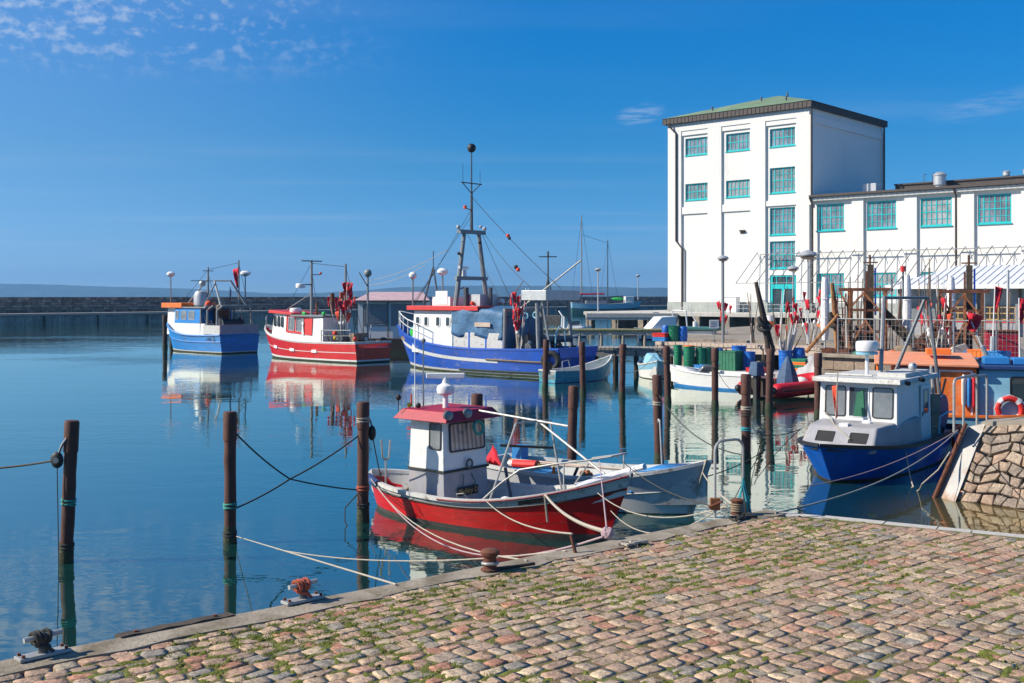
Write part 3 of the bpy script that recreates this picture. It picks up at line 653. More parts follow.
# steel awning frame along the front
m = MB(); zl, zu, out = 3.9, 7.75, -2.4
m.bar((12.5,out,zl),(W1,out,zl),.09,.09); m.bar((15.0,-.35,zu),(W1,-.35,zu),.1,.1)
x = 12.5
while x < W1-3:
    m.bar((x,out,zl),(x+2.05,-.3,zu+.25 if int(x*2)%3 else zu),.08,.08)
    m.bar((x+2.05,-.28,zu+.2),(x+2.5,-.12,zu-1.1),.05,.05)
    x += 1.52
m.build('awning_frame', M['steel'], bd_)
cbx = thing('utility_cabinet', 'small white utility cabinet at the foot of the tower wall', 'cabinet', C0+F*11-NI*.9, FRZ)
m = MB(); m.box(-.95,.95,-.5,.5,.0,1.95); m.build('body', M['white_clean'], cbx, bevel=.04)
m = MB(); m.box(-.99,.99,-.54,.54,1.952,2.05); m.build('lid', M['zinc'], cbx)
m = MB(); m.box(-.02,.02,-.512,-.502,.1,1.85); m.build('door_seam', M['plinth'], cbx)

# ------------------------------------------------------------------ pavilion with seamed white roof
mk('roof_pale', (.72,.74,.78), .5, metal=.1, var=.06, scale=1)
pv = thing('pavilion', 'glass-fronted pavilion with white standing-seam roof below the wing', 'building', (26.6,76,YZ), FRZ)
PW, PD = 17., 8.; ez, rz2 = 3.35, 4.75
m = MB(); m.add([(-.5,-.6,ez),(PW,-.6,ez),(PW,PD,ez),(-.5,PD,ez),(2.7,PD/2,rz2),(PW,PD/2,rz2)], [(0,1,5,4),(3,0,4),(2,3,4,5),(3,2,1,0),(1,2,5)])
rf = m.build('roof', M['roof_pale'], pv, ang=10); 
nrm = Vector((0,-(rz2-ez),PD/2+.6)).normalized()
for i in range(34):
    x = -.35+i*.5; top = 1.0 if x > 2.7 else max(.03,(x+.5)/3.2)
    y1 = -.6+(PD/2+.6)*top; z1 = ez+(rz2-ez)*top
    m = MB(); m.bar((x,-.6,ez+.03),(x,y1,z1+.03),.06,.05); m.build('seam', M['white_clean'], rf)
m = MB(); m.box(-.55,PW,-.72,-.605,ez-.22,ez+.06); m.build('gutter', M['white_clean'], rf)
m = MB()
m.box(-.1,PW,.55,.75,0,.9); m.build('base_wall', M['skin_grey'], pv)
m = MB(); m.box(-.1,PW,.52,.56,.9,1.0); m.build('red_rail', M['plastic_red'], pv)
for i in range(7):
    x = i*2.6; m = MB(); m.box(x-.09,x+.09,.3,.5,0,ez-.01); m.build('post', M['grey_paint'], pv)
    w_ = MB(); w_.box(x+.1,x+2.5,.62,.68,1.0,1.06); w_.box(x+.1,x+2.5,.62,.68,2.0,2.07); w_.box(x+.1,x+2.5,.62,.68,ez-.12,ez-.02); w_.box(x+.05,x+.1,.621,.679,1.0,ez-.02); w_.box(x+2.5,x+2.55,.621,.679,1.0,ez-.02); w_.box(x+1.27,x+1.33,.622,.678,1.061,ez-.121)
    wo = w_.build('window', M['grey_paint'], pv)
    m = MB(); m.add([(x+.05,.66,1.0),(x+2.55,.66,1.0),(x+2.55,.66,ez-.02),(x+.05,.66,ez-.02)], [(0,1,2,3)]); m.build('pane', M['glass_dim'], wo)
m = MB(); m.box(-.05,PW,.8,PD-.2,0,ez-.02); m.build('rear_wall', M['concrete_pale'], pv)
m = MB()
for i in range(5):
    x = 2.7+i*2.6; m.box(x+.15,x+2.35,.5,.56,1.08,1.95)
    for k in range(4):
        for j in range(2): m.box(x+.25+k*.53,x+.7+k*.53,.49,.499,1.16+j*.4,1.48+j*.4,1)
m.build('shelf', [M['brick_tan'], M['black']], pv)

# ------------------------------------------------------------------ jetties, plank by plank
def jetty(name, label, p0, d, length, width, z, thick, mt, pile_step, plank=None, piles=True, pm='wood_dark', beam='wood_dark', group=None, rail=None):
    rz = math.atan2(d.y, d.x); t = thing(name, label, 'jetty', (p0.x,p0.y,0), rz, group)
    if plank:
        n = int(length/plank); rr = random.Random(int(length*10)); ms = []
        for k in range(3):
            m = MB(); m.box(-plank/2+.012+.004*k,plank/2-.012,0,width,-thick,0); ms.append(m.mesh('plank', M[mt]))
        for i in range(min(n, 290)):
            o = bpy.data.objects.new('plank', ms[i%3]); C.objects.link(o); o.parent = t; o.location = ((i+.5)*plank, .05*rr.random()-.03, z+.02*rr.random())
    m = MB(); m.box(0,length,.05,.3,z-thick-.32,z-thick-.002); m.box(0,length,width-.3,width-.05,z-thick-.32,z-thick-.002)
    if not plank: m.box(-.02,length+.02,0,width,z-thick,z)
    m.build('beam' if plank else 'deck', M[beam if plank else mt], t)
    if piles:
        mm = MB(); mm.cyl((0,0,-2.5),(0,0,z-thick-.01),.14,n=8); pm_ = mm.mesh('pile', M[pm])
        for i in range(int(length/pile_step)+1):
            for y in (.17,width-.17):
                o = bpy.data.objects.new('pile', pm_); C.objects.link(o); o.parent = t; o.location = (.15+i*pile_step, y, -.01)
    if rail:
        m = MB()
        for i in range(int(length/2)+1): m.cyl((i*2,width-.1,z),(i*2,width-.1,z+rail),.03,n=5)
        m.cyl((0,width-.1,z+rail),(length,width-.1,z+rail),.03,n=5); m.cyl((0,width-.1,z+rail*.55),(length,width-.1,z+rail*.55),.02,n=5)
        m.build('handrail', M['zinc'], t)
    return t
X1 = Vector((1,0,0))
jetty('jetty', 'far concrete jetty on thick legs left of the white tower', Vector((9.9,146,0)), Vector((1,-.03,0)).normalized(), 12, 3, 2.1, .55, 'concrete_pale', 4.0, None, True, 'concrete')
jetty('jetty', 'long mossy wooden jetty behind the trawler stern, below the tower', Vector((-1.8,97,0)), Vector((1,-.06,0)).normalized(), 23.5, 3.2, 1.45, .16, 'wood_moss', 1.9, .32, True, 'wood_grey', 'wood_pale')
jetty('jetty', 'low weathered jetty beside the small dark blue dinghy', Vector((4.6,63.5,0)), Vector((1,-.12,0)).normalized(), 6.2, 2.2, 1.4, .14, 'wood_grey', 1.2, .25, True, 'wood_dark', 'wood_grey')
jetty('jetty', 'pale planked jetty running behind the green bins', Vector((8.7,67,0)), F, 15.2, 1.7, 1.62, .2, 'wood_pale', 2.4, .3, True, 'wood_dark', 'wood_pale')
jetty('jetty', 'low grey landing stage carrying the green and blue bins', Vector((8.9,56.2,0)), F, 11.6, 3.2, .62, .22, 'concrete_pale', 2.2, None, True, 'wood_dark')

# ------------------------------------------------------------------ foreground quay
QZ = 2.2
K1 = (on(766,509.5,QZ)); e0 = on(0,662,QZ); ed = (K1-e0).normalized(); ed.z = 0; ein = Vector((ed.y,-ed.x,0))      # left edge runs along ed, inland is ein
e1 = on(1024,534,QZ); rd = (e1-K1).normalized()
Pm = lambda p: (p.x, p.y)
far0 = e0-ed*14; farR = K1+rd*26
quay = thing('quay', None, None); tag(quay, kind='structure')
m = MB(); m.prism([Pm(far0),Pm(far0+ein*30),Pm(farR+Vector((0,-20,0))),Pm(farR),Pm(K1)], -3, QZ-.075); m.build('quay_body', M['concrete'], quay)
def ramp_mat():
    m = mat('joint_moss', (.17,.115,.06), .95, var=.4, scale=14, bump=.012, bscale=70, wear=(.12,.15,.025), wamt=.50, wscale=5); M['joint'] = m
ramp_mat()
m = MB(); m.prism([Pm(far0+ein*.3),Pm(far0+ein*29),Pm(farR+Vector((0,-19,0))),Pm(farR-rd.cross(Vector((0,0,1)))*-.2+Vector((0,-.25,0))),Pm(K1+ein*.3+rd*.1)], QZ-.074, QZ-.010); m.build('joint_sand', M['joint'], quay)
# coping along the left edge: cast concrete lengths, along the right edge: narrow kerb stones
rq = random.Random(11); x = -13.5; Lk = (K1-e0).length; rzq = math.atan2(ed.y, ed.x)
while x < Lk:
    l = min(2.2+1.6*rq.random(), Lk-x); w_ = .22+.05*rq.random(); m = MB(); nseg = max(2,int(l/.25))
    top = [(i*l/nseg, w_+.07*(rq.random()-.5)) for i in range(nseg+1)]; bot = [(i*l/nseg, -.0+.02*(rq.random()-.5)) for i in range(nseg+1)]
    for i in range(nseg):
        a, b, c, d = bot[i], bot[i+1], top[i+1], top[i]
        m.hexa([(p[0],-p[1],-.3) for p in (d,c,b,a)]+[(p[0],-p[1],.0) for p in (d,c,b,a)])
    o = m.build('coping_slab', M['concrete'], quay, loc=e0+ed*(x+.006)+Vector((0,0,.004*rq.random())), rz=rzq); x += l
x = .12; rzr = math.atan2(rd.y, rd.x)
km = []
for k in range(3):
    m = MB(); m.box(-.5,.5,-.13,.0,-.28,0); km.append(m.mesh('kerb_stone', M['concrete_pale']))
while x < 9:
    l = .30+.3*rq.random(); o = bpy.data.objects.new('kerb_stone', km[rq.randrange(3)]); C.objects.link(o); o.parent = quay
    o.location = K1+rd*(x+l/2)+Vector((0,0,-.008+.012*rq.random())); o.rotation_euler.z = rzr; o.scale = (l-.012,1,1); x += l
# cobbles: courses parallel to the left edge
def cobble_mesh(seed):
    rr = random.Random(seed); n = 8; vs = []; ex = []
    sk = (rr.random()-.5)*.22
    for cx, cy, o_ in ((1,-1,0),(1,1,1),(-1,1,0),(-1,-1,1)):
        c_ = .16+.26*rr.random(); jx, jy = 1-.14*rr.random(), 1-.14*rr.random()
        a, b = (cx*(1-c_)*jx+sk*cy, cy*jy), (cx*jx+sk*cy*(1-c_), cy*(1-c_)*jy)
        ex += [a, b] if o_ == 0 else [b, a]
    tilt = ((rr.random()-.5)*.008, (rr.random()-.5)*.008)
    for sc, z in ((1.0,-.07),(1.0,-.008),(.95,-.0005),(.5,.0015)):
        vs += [(x*sc/2, y*sc/2, z+(tilt[0]*x+tilt[1]*y if z > -.03 else 0)+(rr.random()-.5)*(.006 if z > -.03 else 0)) for x, y in ex]
    vs.append((0,0,.002+.003*rr.random()))
    fs = [(i*n+j, i*n+(j+1)%n, (i+1)*n+(j+1)%n, (i+1)*n+j) for i in range(3) for j in range(n)]+[(3*n+j, 3*n+(j+1)%n, 4*n) for j in range(n)]
    return vs, fs
cv = [cobble_mesh(100+k) for k in range(24)]; cmesh = []
for vs, fs in cv: q = MB(); q.add(vs, fs); cmesh.append(q.mesh('cobble', M['cobble'], 24))
spots = []; v = .225; rc = random.Random(21)
while v < 8.5:
    rw_ = .105+.05*rc.random(); u = -9+rc.random()*.2
    while u < 12:
        l = .092+.098*rc.random()+(.04 if rc.random() < .12 else 0)
        p = e0+ed*(u+l/2)+ein*(v+rw_/2+.03*math.sin(u*1.1+v*1.3)+.014*math.sin(u*3.7+v*5)+.016*(rc.random()-.5)); side = (p-K1).dot(Vector((rd.y,-rd.x,0)))   # >0 inland of right edge
        if side > .20 and p.y > 3.4 and abs(p.x) < .52*p.y+1.2:
            spots.append((p.x, p.y, l+.008-.012*rc.random(), rw_+.012-.03*rc.random()**2, rzq+(rc.random()-.5)*.30, rc.randrange(24), (rc.random()-.5)*.006))
        u += l
    v += rw_
def vis(s):
    d = s[1]; px = 512+FPX*s[0]/d; py = HZ+FPX*EYE*0+FPX*(EYE-QZ)/d
    return -2 < px < 1026 and py < 690
inv = [s for s in spots if vis(s)]; inv.sort(key=lambda s: -s[2]*s[3]/s[1]**3)
pick = set(id(s) for s in inv[:300])
rest = MB()
for s in spots:
    x, y, l, w_, rz, k, dz = s
    if id(s) in pick:
        o = bpy.data.objects.new('cobble', cmesh[k]); C.objects.link(o); o.parent = quay; o.location = (x,y,QZ-.006+dz); o.rotation_euler.z = rz; o.scale = (l,w_,1)
    else:
        c_, s_ = math.cos(rz), math.sin(rz); vs, fs = cv[k]
        rest.add([(x+a*l*c_-b*w_*s_, y+a*l*s_+b*w_*c_, QZ-.006+dz+z) for a, b, z in vs], fs)
o = rest.build('cobblestones', M['cobble'], quay, ang=24); o['kind'] = 'stuff'
# moss and grass in the joints
mk('grass', (.10,.19,.012), .8, var=.35, scale=6, col2=(.22,.25,.03)); mk('moss', (.14,.155,.022), .95, var=.4, scale=14, bump=.01, bscale=80)
g = MB(); rg = random.Random(4); gm = MB()
for s in spots:
    x, y, l, w_, rz, k, dz = s
    if abs(x) > .5*y+.3 or y < 4.6: continue
    dens = noise.noise((x*.9, y*.9, .3))+.5*noise.noise((x*2.7,y*2.7,4))+.25*max(0,1.4-(Vector((x,y,0))-e0).dot(ein))
    for c in range(2):
        t_ = (rg.random()-.5)
        ox, oy = (t_*l, (-.5 if c else .5)*(w_+.016)) if rg.random() < .65 else ((-.5 if c else .5)*(l+.016), t_*w_)
        qx, qy = x+ox*math.cos(rz)-oy*math.sin(rz), y+ox*math.sin(rz)+oy*math.cos(rz)
        if dens+.5*(rg.random()-.5) > .10:      # moss cushion
            r_ = .014+.034*rg.random(); n = 6; zc = QZ-.010
            rot = rz if c < 1 else rz+1.2*rg.random()
            el = 1.7+rg.random()
            vs = [(qx+r_*(el*math.cos(6.283*j/n)*math.cos(rot)-.6*math.sin(6.283*j/n)*math.sin(rot)), qy+r_*(el*math.cos(6.283*j/n)*math.sin(rot)+.6*math.sin(6.283*j/n)*math.cos(rot)), zc) for j in range(n)]+[(qx,qy,zc+.010+.009*rg.random())]
            gm.add(vs, [(j,(j+1)%n,n) for j in range(n)])
        if dens > .30+.5*(rg.random()-.3):
            for b_ in range(rg.randrange(22,48)):
                a = rg.random()*6.283; h_ = .010+.020*rg.random(); bx, by = qx+.05*(rg.random()-.5)*2, qy+.026*(rg.random()-.5)*2; lean = .9*h_; wv = .004
                g.add([(bx-wv*math.sin(a),by+wv*math.cos(a),QZ-.018),(bx+wv*math.sin(a),by-wv*math.cos(a),QZ-.018),(bx+lean*math.cos(a),by+lean*math.sin(a),QZ-.012+h_)], [(0,1,2)])
tag(g.build('grass', M['grass']), 'short green grass tufts growing in the cobble joints', 'grass', kind='stuff')
tag(gm.build('moss', M['moss'], ang=80), 'olive moss cushions filling joints between the cobbles', 'moss', kind='stuff')
# dark timber bolted to the edge
p, q = on(118,637,QZ), on(222,611,QZ)
tb = thing('timber_fender', 'dark rotten timber beam along the quay edge at left', 'timber', p-ein*.02+Vector((0,0,-.03)), rzq)
m = MB(); L_ = (q-p).length; n = 10; rt = random.Random(2)
for i in range(n):
    a, b = i*L_/n, (i+1)*L_/n; h1, h2 = .045+.005*math.sin(i*1.9), .045+.005*math.sin((i+1)*1.9)
    m.hexa([(a,-.09,-.2),(b,-.09,-.2),(b,.04,-.2),(a,.04,-.2),(a,-.08,h1),(b,-.08,h2),(b,.035,h2*.8),(a,.035,h1*.8)])
m.build('beam', M['wood_dark'], tb)
for i in (1.5,8.5): m = MB(); m.cyl((i*L_/n,-.02,.03),(i*L_/n,-.02,.052),.016,n=6); m.build('bolt', M['rust'], tb)

# ------------------------------------------------------------------ stone pier at right
pA, pB = Vector((9.35,23.9,0)), Vector((12.4,20.4,0)); tA, tB = Vector((10.45,24.5,1.52)), Vector((13.4,21.7,1.95))
pier = thing('stone_pier', 'sloping pier head of brownish stone blocks at right edge', 'pier')
bA, bB = Vector((.5,.6,0)), Vector((3.4,3.0,0))
m = MB(); off = Vector((-.004,-.004,0))
m.hexa([pA+off-Vector((0,0,2)),pB+off-Vector((0,0,2)),pB+bB-Vector((0,0,2)),tA+bA-Vector((0,0,3.5)),tA+off*.6,tB+off*.6,tB+bB,tA+bA]); m.build('core', M['concrete'], pier)
m = MB(); up = Vector((0,0,.01)); m.hexa([tA+off+Vector((0,0,.0)),tB+off,tB+bB,tA+bA,tA+off*.4+Vector((0,0,.08)),tB+off*.4+Vector((0,0,.08)),tB+bB+Vector((0,0,.08)),tA+bA+Vector((0,0,.08))]); m.build('top_slab', M['yard'], pier)
rp = random.Random(9); rows = 8; nn = ((pB-pA).cross(tA-pA)).normalized()
if nn.y > 0: nn = -nn
for r_ in range(-1,rows):
    v0, v1 = r_/rows, (r_+1)/rows; u = .015+.05*rp.random()
    while u < .97:
        du = .040+.04*rp.random(); u1 = min(u+du, .99)
        g_ = .0035; h_ = .007*(1+rp.random())
        def pp(uu, vv): vv += .045*math.sin(uu*31+1)*math.sin(vv*math.pi); uu += .012*math.sin(vv*17+uu*40); a = pA.lerp(pB, uu); b = tA.lerp(tB, uu); return a+(b-a)*vv
        j = lambda k: (rp.random()-.5)*k
        c4 = [(u+g_+j(.008),v0+h_+j(.02)),(u1-g_+j(.008),v0+h_+j(.02)),(u1-g_+j(.008),v1-h_+j(.02)),(u+g_+j(.008),v1-h_+j(.02))]
        c4i = [(a*.90+ (u+u1)/2*.10, b*.90+(v0+v1)/2*.10) for a, b in c4]; pr_ = .018+.022*rp.random()
        m = MB(); m.hexa([pp(a,b)-nn*.05 for a, b in c4]+[pp(a,b)+nn*.01 for a, b in c4]); k = len(m.v)
        m.v += [tuple(pp(a,b)+nn*pr_) for a, b in c4i]
        m.f.remove(m.f[1]); m.m.pop()
        for q in range(4): m.f.append((4+q,4+(q+1)%4,k+(q+1)%4,k+q)); m.m.append(0)
        m.f.append((k,k+1,k+2,k+3)); m.m.append(0)
        m.build('stone', M['pier_stone'], pier, ang=60); u = u1
# steel-faced ramp plate with pole at the pier's left end
pl = thing('ramp_plate', 'leaning pale steel plate with rusty foot at the pier end', 'steel plate')
a0, a1, b0, b1 = on(936,497,0.)+Vector((0,0,-.0)), on(956,503,0.), at(967,427,24.4), at(986,423,24.45)
m = MB(); d_ = Vector((.05,.10,0)); dn = (a0-b0)*.25
m.hexa([a0+dn,a1+dn,a1+dn+d_,a0+dn+d_,b0,b1,b1+d_,b0+d_])
mk('plate', (.34,.34,.33), .5, metal=.2, var=.12, scale=2, wear=(.40,.24,.13), wamt=.44, wscale=1.2); m.build('plate', M['plate'], pl, bevel=.01)
m = MB(); m.tube([a0+dn+Vector((-.05,-.05,0)), b0+Vector((-.04,-.04,.08))], .045, 8); m.build('edge_pipe', M['rust'], pl)
# hoop rails
def hoop(name, label, p, q, h, r=.025, mt='galv', cat='hoop rail', group=None, bend=.12):
    p, q = Vector(p), Vector(q); d = (q-p).normalized(); pts = [p]
    u = Vector((0,0,1))
    for i in range(5): a = i/4*math.pi/2; pts.append(p+u*(h-bend)+u*bend*math.sin(a)+d*bend*(1-math.cos(a)))
    for i in range(5): a = i/4*math.pi/2; pts.append(q+u*(h-bend)+u*bend*math.cos(a)-d*bend*(1-math.sin(a)))
    pts.append(q); m = MB(); m.tube(pts, r, 8); o = m.build(name, M[mt]); return tag(o, label, cat, group)
hoop('hoop_rail', 'left bent steel hoop rail on the pier head', at(954,432,24.2), at(977,425,25.0), 1.16, .03, group='pier hoop rails')
hoop('hoop_rail', 'right bent steel hoop rail on the pier head', at(963.5,428,24.9), at(987,424,25.8), 1.15, .03, group='pier hoop rails')

# ------------------------------------------------------------------ boats
def boat(name, label, cat, x, y, hx, hy, group=None): return thing(name, label, cat, (x,y,0), math.atan2(hy,hx), group)
def part(root, name, mt, fn, **k): m = MB(); fn(m); return m.build(name, M[mt] if isinstance(mt,str) else [M[q] for q in mt], root, **k)
def text(root, s, size, p, u, n, mt, ext=.004):
    """painted or raised lettering; p = centre, u = reading direction, n = outward"""
    c = bpy.data.curves.new('lettering','FONT'); c.body = s; c.size = size; c.align_x = 'CENTER'; c.align_y = 'CENTER'; c.extrude = ext; c.resolution_u = 2
    o = bpy.data.objects.new('tmp', c); C.objects.link(o); dg = bpy.context.evaluated_depsgraph_get(); me = bpy.data.meshes.new_from_object(o.evaluated_get(dg))
    bpy.data.objects.remove(o); me.materials.clear(); me.materials.append(M[mt]); q = bpy.data.objects.new('lettering', me); C.objects.link(q); q.parent = root
    u, n = Vector(u).normalized(), Vector(n).normalized(); q.matrix_local = Matrix.Translation(Vector(p)+n*ext*1.2) @ Matrix((u, n.cross(u), n)).transposed().to_4x4()
    return q
def stanchion_rail(root, pts, h, r=.02, mt='white_clean', mid=True, name='railing'):
    m = MB(); top = [Vector(p)+Vector((0,0,h)) for p in pts]; m.tube(top, r, 6)
    if mid: m.tube([Vector(p)+Vector((0,0,h*.55)) for p in pts], r*.7, 5)
    for p in pts: m.cyl(p, Vector(p)+Vector((0,0,h)), r, n=5)
    return m.build(name, M[mt], root)
def radar_dome(root, p, r=.3, h=.28, blue=False):
    d = part(root, 'radar_dome', 'white_clean', lambda m: m.lathe([(r*.6,0),(r*.95,.05*h),(r,.3*h),(r,.75*h),(r*.9,.95*h),(r*.4,h),(.02,h*1.01)], p, 18))
    if blue: part(d, 'dome_base', 'sky_paint', lambda m: m.lathe([(r*.5,-.3*h),(r*.97,-.25*h),(r*.99,-.01)], p, 18))
def flagpole_bundle(root, base, n, h, spread, seed, flags=True, dirz=(0,0,1), fs=.35, cols=('flag_red','flag_orange')):
    """marker buoys: sticks with limp pennants"""
    rr = random.Random(seed)
    for i in range(n):
        b = Vector(base)+Vector(((rr.random()-.5)*spread*.4,(rr.random()-.5)*spread*.4,0)); t_ = b+Vector(((rr.random()-.5)*spread,(rr.random()-.5)*spread,h*(.7+.35*rr.random())))
        po = part(root, 'marker_pole', 'wood' if i % 2 else 'white_paint', lambda m: m.cyl(b, t_, .022, .016, 5))
        if flags:
            for kf in range(1+i%2):
                m = MB(); a = rr.random()*6.28
                flag_cloth(m, b.lerp(t_, 1-.28*kf-.03), (math.cos(a),math.sin(a),0), fs*.6, fs*1.35, 0, i); m.build('pennant', M[cols[(i+kf) % len(cols)]], po, solid=.008)
        if i % 3 == 0: part(po, 'float', 'white_paint', lambda m: m.ball(b.lerp(t_,.45), .09, 8, 5, sc=(1,1,1.4)))

# --- red wooden boat moored at the quay
rb_ = boat('red_motorboat', 'small red wooden motorboat with white wheelhouse moored at the cobbled quay', 'motorboat', -.45,21.4, .76,-.65)
pt, sheer = hull(rb_, 6.7, 2.15, (.66,.56,1.27), -.45, bands=((-1,.0,0),(0.,.14,0),(.14,.82,1),(.82,1.0,2)), transom=0.0, bf=2.3, rake=.55, srake=.25, bul=.32, thick=.06, mats=('antifoul','red_worn','worn_white'), capm='worn_white', deckm='skin_grey', wlb=.5, wls=.86, n=34)
strake(rb_, pt, .80,.80, 'black', .016, .01,.995, off=.012)
for f_ in (.36,.56): strake(rb_, pt, f_,f_+.01, 'rust', .002, .02,.99, name='plank_seam', off=.0005); strake(rb_, pt, 1.0,1.0, 'crimson', .018, .45,.995, (-1,1), 'toe_rail', .03)
m = MB(); part(rb_, 'repair_patch', 'wood_dark', lambda m: [m.add([pt(.72,.84,-1,.012),pt(.80,.84,-1,.012),pt(.80,.99,-1,.012),pt(.72,.99,-1,.012)],[(0,1,2,3)])])
cab = part(rb_, 'wheelhouse', ('white_paint','skin_grey'), lambda m: (hexcabin(m,(-1.58,-.62,-.62,.64),(-1.55,-.66,-.60,.62),.98,1.97,0), hexcabin(m,(-1.60,-.58,-.63,.65),(-1.58,-.62,-.62,.64),.15,.978,1)), bevel=.02)
part(cab, 'rub_band', 'black', lambda m: m.box(-1.605,-.585,-.645,.665,.955,1.0))
roof = part(rb_, 'wheelhouse_roof', 'crimson', lambda m: hexcabin(m,(-1.86,-.36,-.82,.84),(-1.72,-.50,-.66,.68),1.96,2.16), bevel=.02)
window(cab, (-.585,-.62,.98),(-.585,.64,.98),(-.645,-.60,1.97), .12,.93,.36,.94, 'black','curtain', .03,.015,.06, nrm=(1,0,.04))
window(cab, (-1.58,-.625,.98),(-.62,-.625,.98),(-1.55,-.605,1.97), .56,.90,.42,.95, 'black','glass_dim', .025,.015,.05, nrm=(0,-1,.02))
nb = part(rb_, 'name_board', 'black', lambda m: m.box(-.570,-.545,-.27,.30,.47,.64), bevel=.015)
text(nb, 'Mobby D.', .15, (-.545,.015,.553), (0,1,0), (1,0,0), 'gold')
part(nb, 'bracket', 'dark_steel', lambda m: (m.tube([(-.56,-.15,.64),(-.53,-.15,.84),(-.57,-.15,.9)],.012,5), m.tube([(-.56,.14,.64),(-.53,.20,.70),(-.56,.10,.88)],.012,5)))
part(rb_, 'horn', 'dark_steel', lambda m: m.torus((-.56,.05,1.08),.085,.022,(1,0,0),14,6))
part(rb_, 'life_ring', 'net_green', lambda m: m.torus((-.40,.14,1.80),.13,.032,(1,0,.2),18,7))
for y in (-.70,-.16): part(roof, 'floodlight', ('dark_steel','glass_dim'), lambda m: (m.lathe([(.04,-.07),(.095,-.05),(.10,.03)],(-.42,y,2.10),12,0,(1,-.3,0)), m.lathe([(.09,.031),(.05,.05),(.01,.055)],(-.42,y,2.10),12,1,(1,-.3,0))))
rs = part(roof, 'radar_scanner', 'white_clean', lambda m: (m.cyl((-1.12,-.05,2.15),(-1.12,-.05,2.46),.06,.05,10), m.lathe([(.10,2.42),(.17,2.45),(.185,2.53),(.16,2.60),(.08,2.65),(.05,2.78)],(-1.12,-.05,0),14)))
part(rs, 'scanner_bar', 'white_clean', lambda m: m.cb((-1.12,-.05,2.80),(.78,.10,.11),0,R(40)), bevel=.02)
part(roof, 'mast', 'steel', lambda m: (m.cyl((-1.5,-.30,2.15),(-1.5,-.30,3.45),.018,.012,6), m.ball((-1.5,-.30,3.5),.05,8,5)))
part(roof, 'aerial', 'white_clean', lambda m: m.cyl((-1.62,-.42,2.1),(-1.62,-.42,3.7),.011,.006,5))
part(roof, 'float', 'yellow', lambda m: m.ball((-1.60,-.60,2.22),.05,8,5)); part(roof, 'flare', 'flag_orange', lambda m: m.cyl((-1.58,-.56,2.2),(-1.58,-.56,2.45),.022,.015,6)); part(roof, 'float', 'black', lambda m: m.ball((-1.42,-.52,2.22),.055,8,5)); part(roof, 'signal_ball', 'black', lambda m: (m.ball((-1.72,-.78,2.38),.06,8,5), m.cyl((-1.72,-.78,2.1),(-1.72,-.78,2.35),.01,n=4)))
# gallows of pipes over the fore deck
gl = part(rb_, 'pipe_frame', 'galv', lambda m: (m.cyl((-.5,.25,2.12),(1.75,.25,1.98),.022,n=7), m.tube([(.65,-.72,.56),(.95,-.30,2.02),(1.0,.25,2.02),(.95,.72,2.0),(1.2,.78,.62)],.022,7), m.cyl((.98,.3,2.02),(2.75,.02,1.22),.022,n=7)))
pr2 = part(rb_, 'bow_rail', 'galv', lambda m: (m.tube([pt(.60,1,-1,-.05),pt(.66,1,-1,-.06,.30),pt(.72,1,-1,-.05,.52),pt(.82,1,-1,-.03,.52),pt(.90,1,-1,-.02,.46),pt(.955,1,-1,0,.42)],.018,6), m.tube([pt(.955,1,-1,0,.42),pt(.97,1,1,0,.42),pt(.90,1,1,0,.46),pt(.80,1,1,-.03,.5),pt(.72,1,1,-.05,.05)],.018,6), m.cyl(pt(.84,1,-1,-.03),pt(.84,1,-1,-.03,.52),.015,n=5), m.cyl(pt(.95,1,1,0),pt(.955,1,1,0,.42),.015,n=5)))
part(rb_, 'bowsprit_roll', 'canvas_white', lambda m: m.tube([pt(.86,1,-1,-.15,.05),pt(.97,1,1,0,.1),pt(.999,1,1,0,.15)+Vector((.25,.02,.02))],.055,7))
part(rb_, 'stern_fork', 'galv', lambda m: (m.cyl((-2.55,-.35,.4),(-2.55,-.35,1.05),.02,n=6), m.tube([(-2.55,-.35,1.0),(-2.58,-.41,1.05),(-2.60,-.43,1.42)],.02,6), m.tube([(-2.55,-.35,1.0),(-2.52,-.29,1.05),(-2.50,-.27,1.42)],.02,6)))
part(rb_, 'stern_bumper', 'navy', lambda m: m.tube([pt(.06+.025*i,1.0,-1,.01,.0) for i in range(5)],.075,8))
part(rb_, 'fish_net', 'wood', lambda m: [m.ball((-2.3+.1*random.random()*6,-.3+.6*random.random(),.36),.10,7,4,sc=(1,1,.6)) for i in range(9)])
part(rb_, 'side_hook', 'galv', lambda m: (m.tube([(-.25,-.62,.30),(-.2,-.7,.62),(.0,-.72,.66),(.05,-.6,.5)],.014,5),))

# --- open white-grey boat behind it
wb = boat('open_boat', 'open pale grey rowing boat with blue inside, behind the red motorboat', 'rowing boat', 1.75,23.4, .83,-.56)
pt2, sh2 = hull(wb, 5.4, 1.95, (.72,.66,1.12), -.3, bands=((-1,.02,2),(.02,.52,0),(.52,1.0,1)), transom=.72, bf=2.4, rake=.42, thick=.045, mats=('white_paint','pale_grey','weed'), capm='worn_white', deckm='turq_paint', floor=.18, inm='worn_white', wlb=.5, wls=.86, n=30)
strake(wb, pt2, .52,.52, 'worn_white', .014, .01,.995, off=.008)
for x, mtn in ((-1.55,'plastic_blue'),(-.2,'plastic_blue'),(1.1,'plastic_blue')): part(wb, 'thwart', mtn, lambda m: m.box(x-.16,x+.16,-.86 if x < 1 else -.7,.86 if x < 1 else .7,.44,.48), bevel=.01)
part(wb, 'fore_deck', 'plastic_blue', lambda m: m.add([(1.35,-.62,.86),(2.3,-.16,1.0),(2.3,.16,1.0),(1.35,.62,.86)],[(0,1,2,3)]), solid=.03)
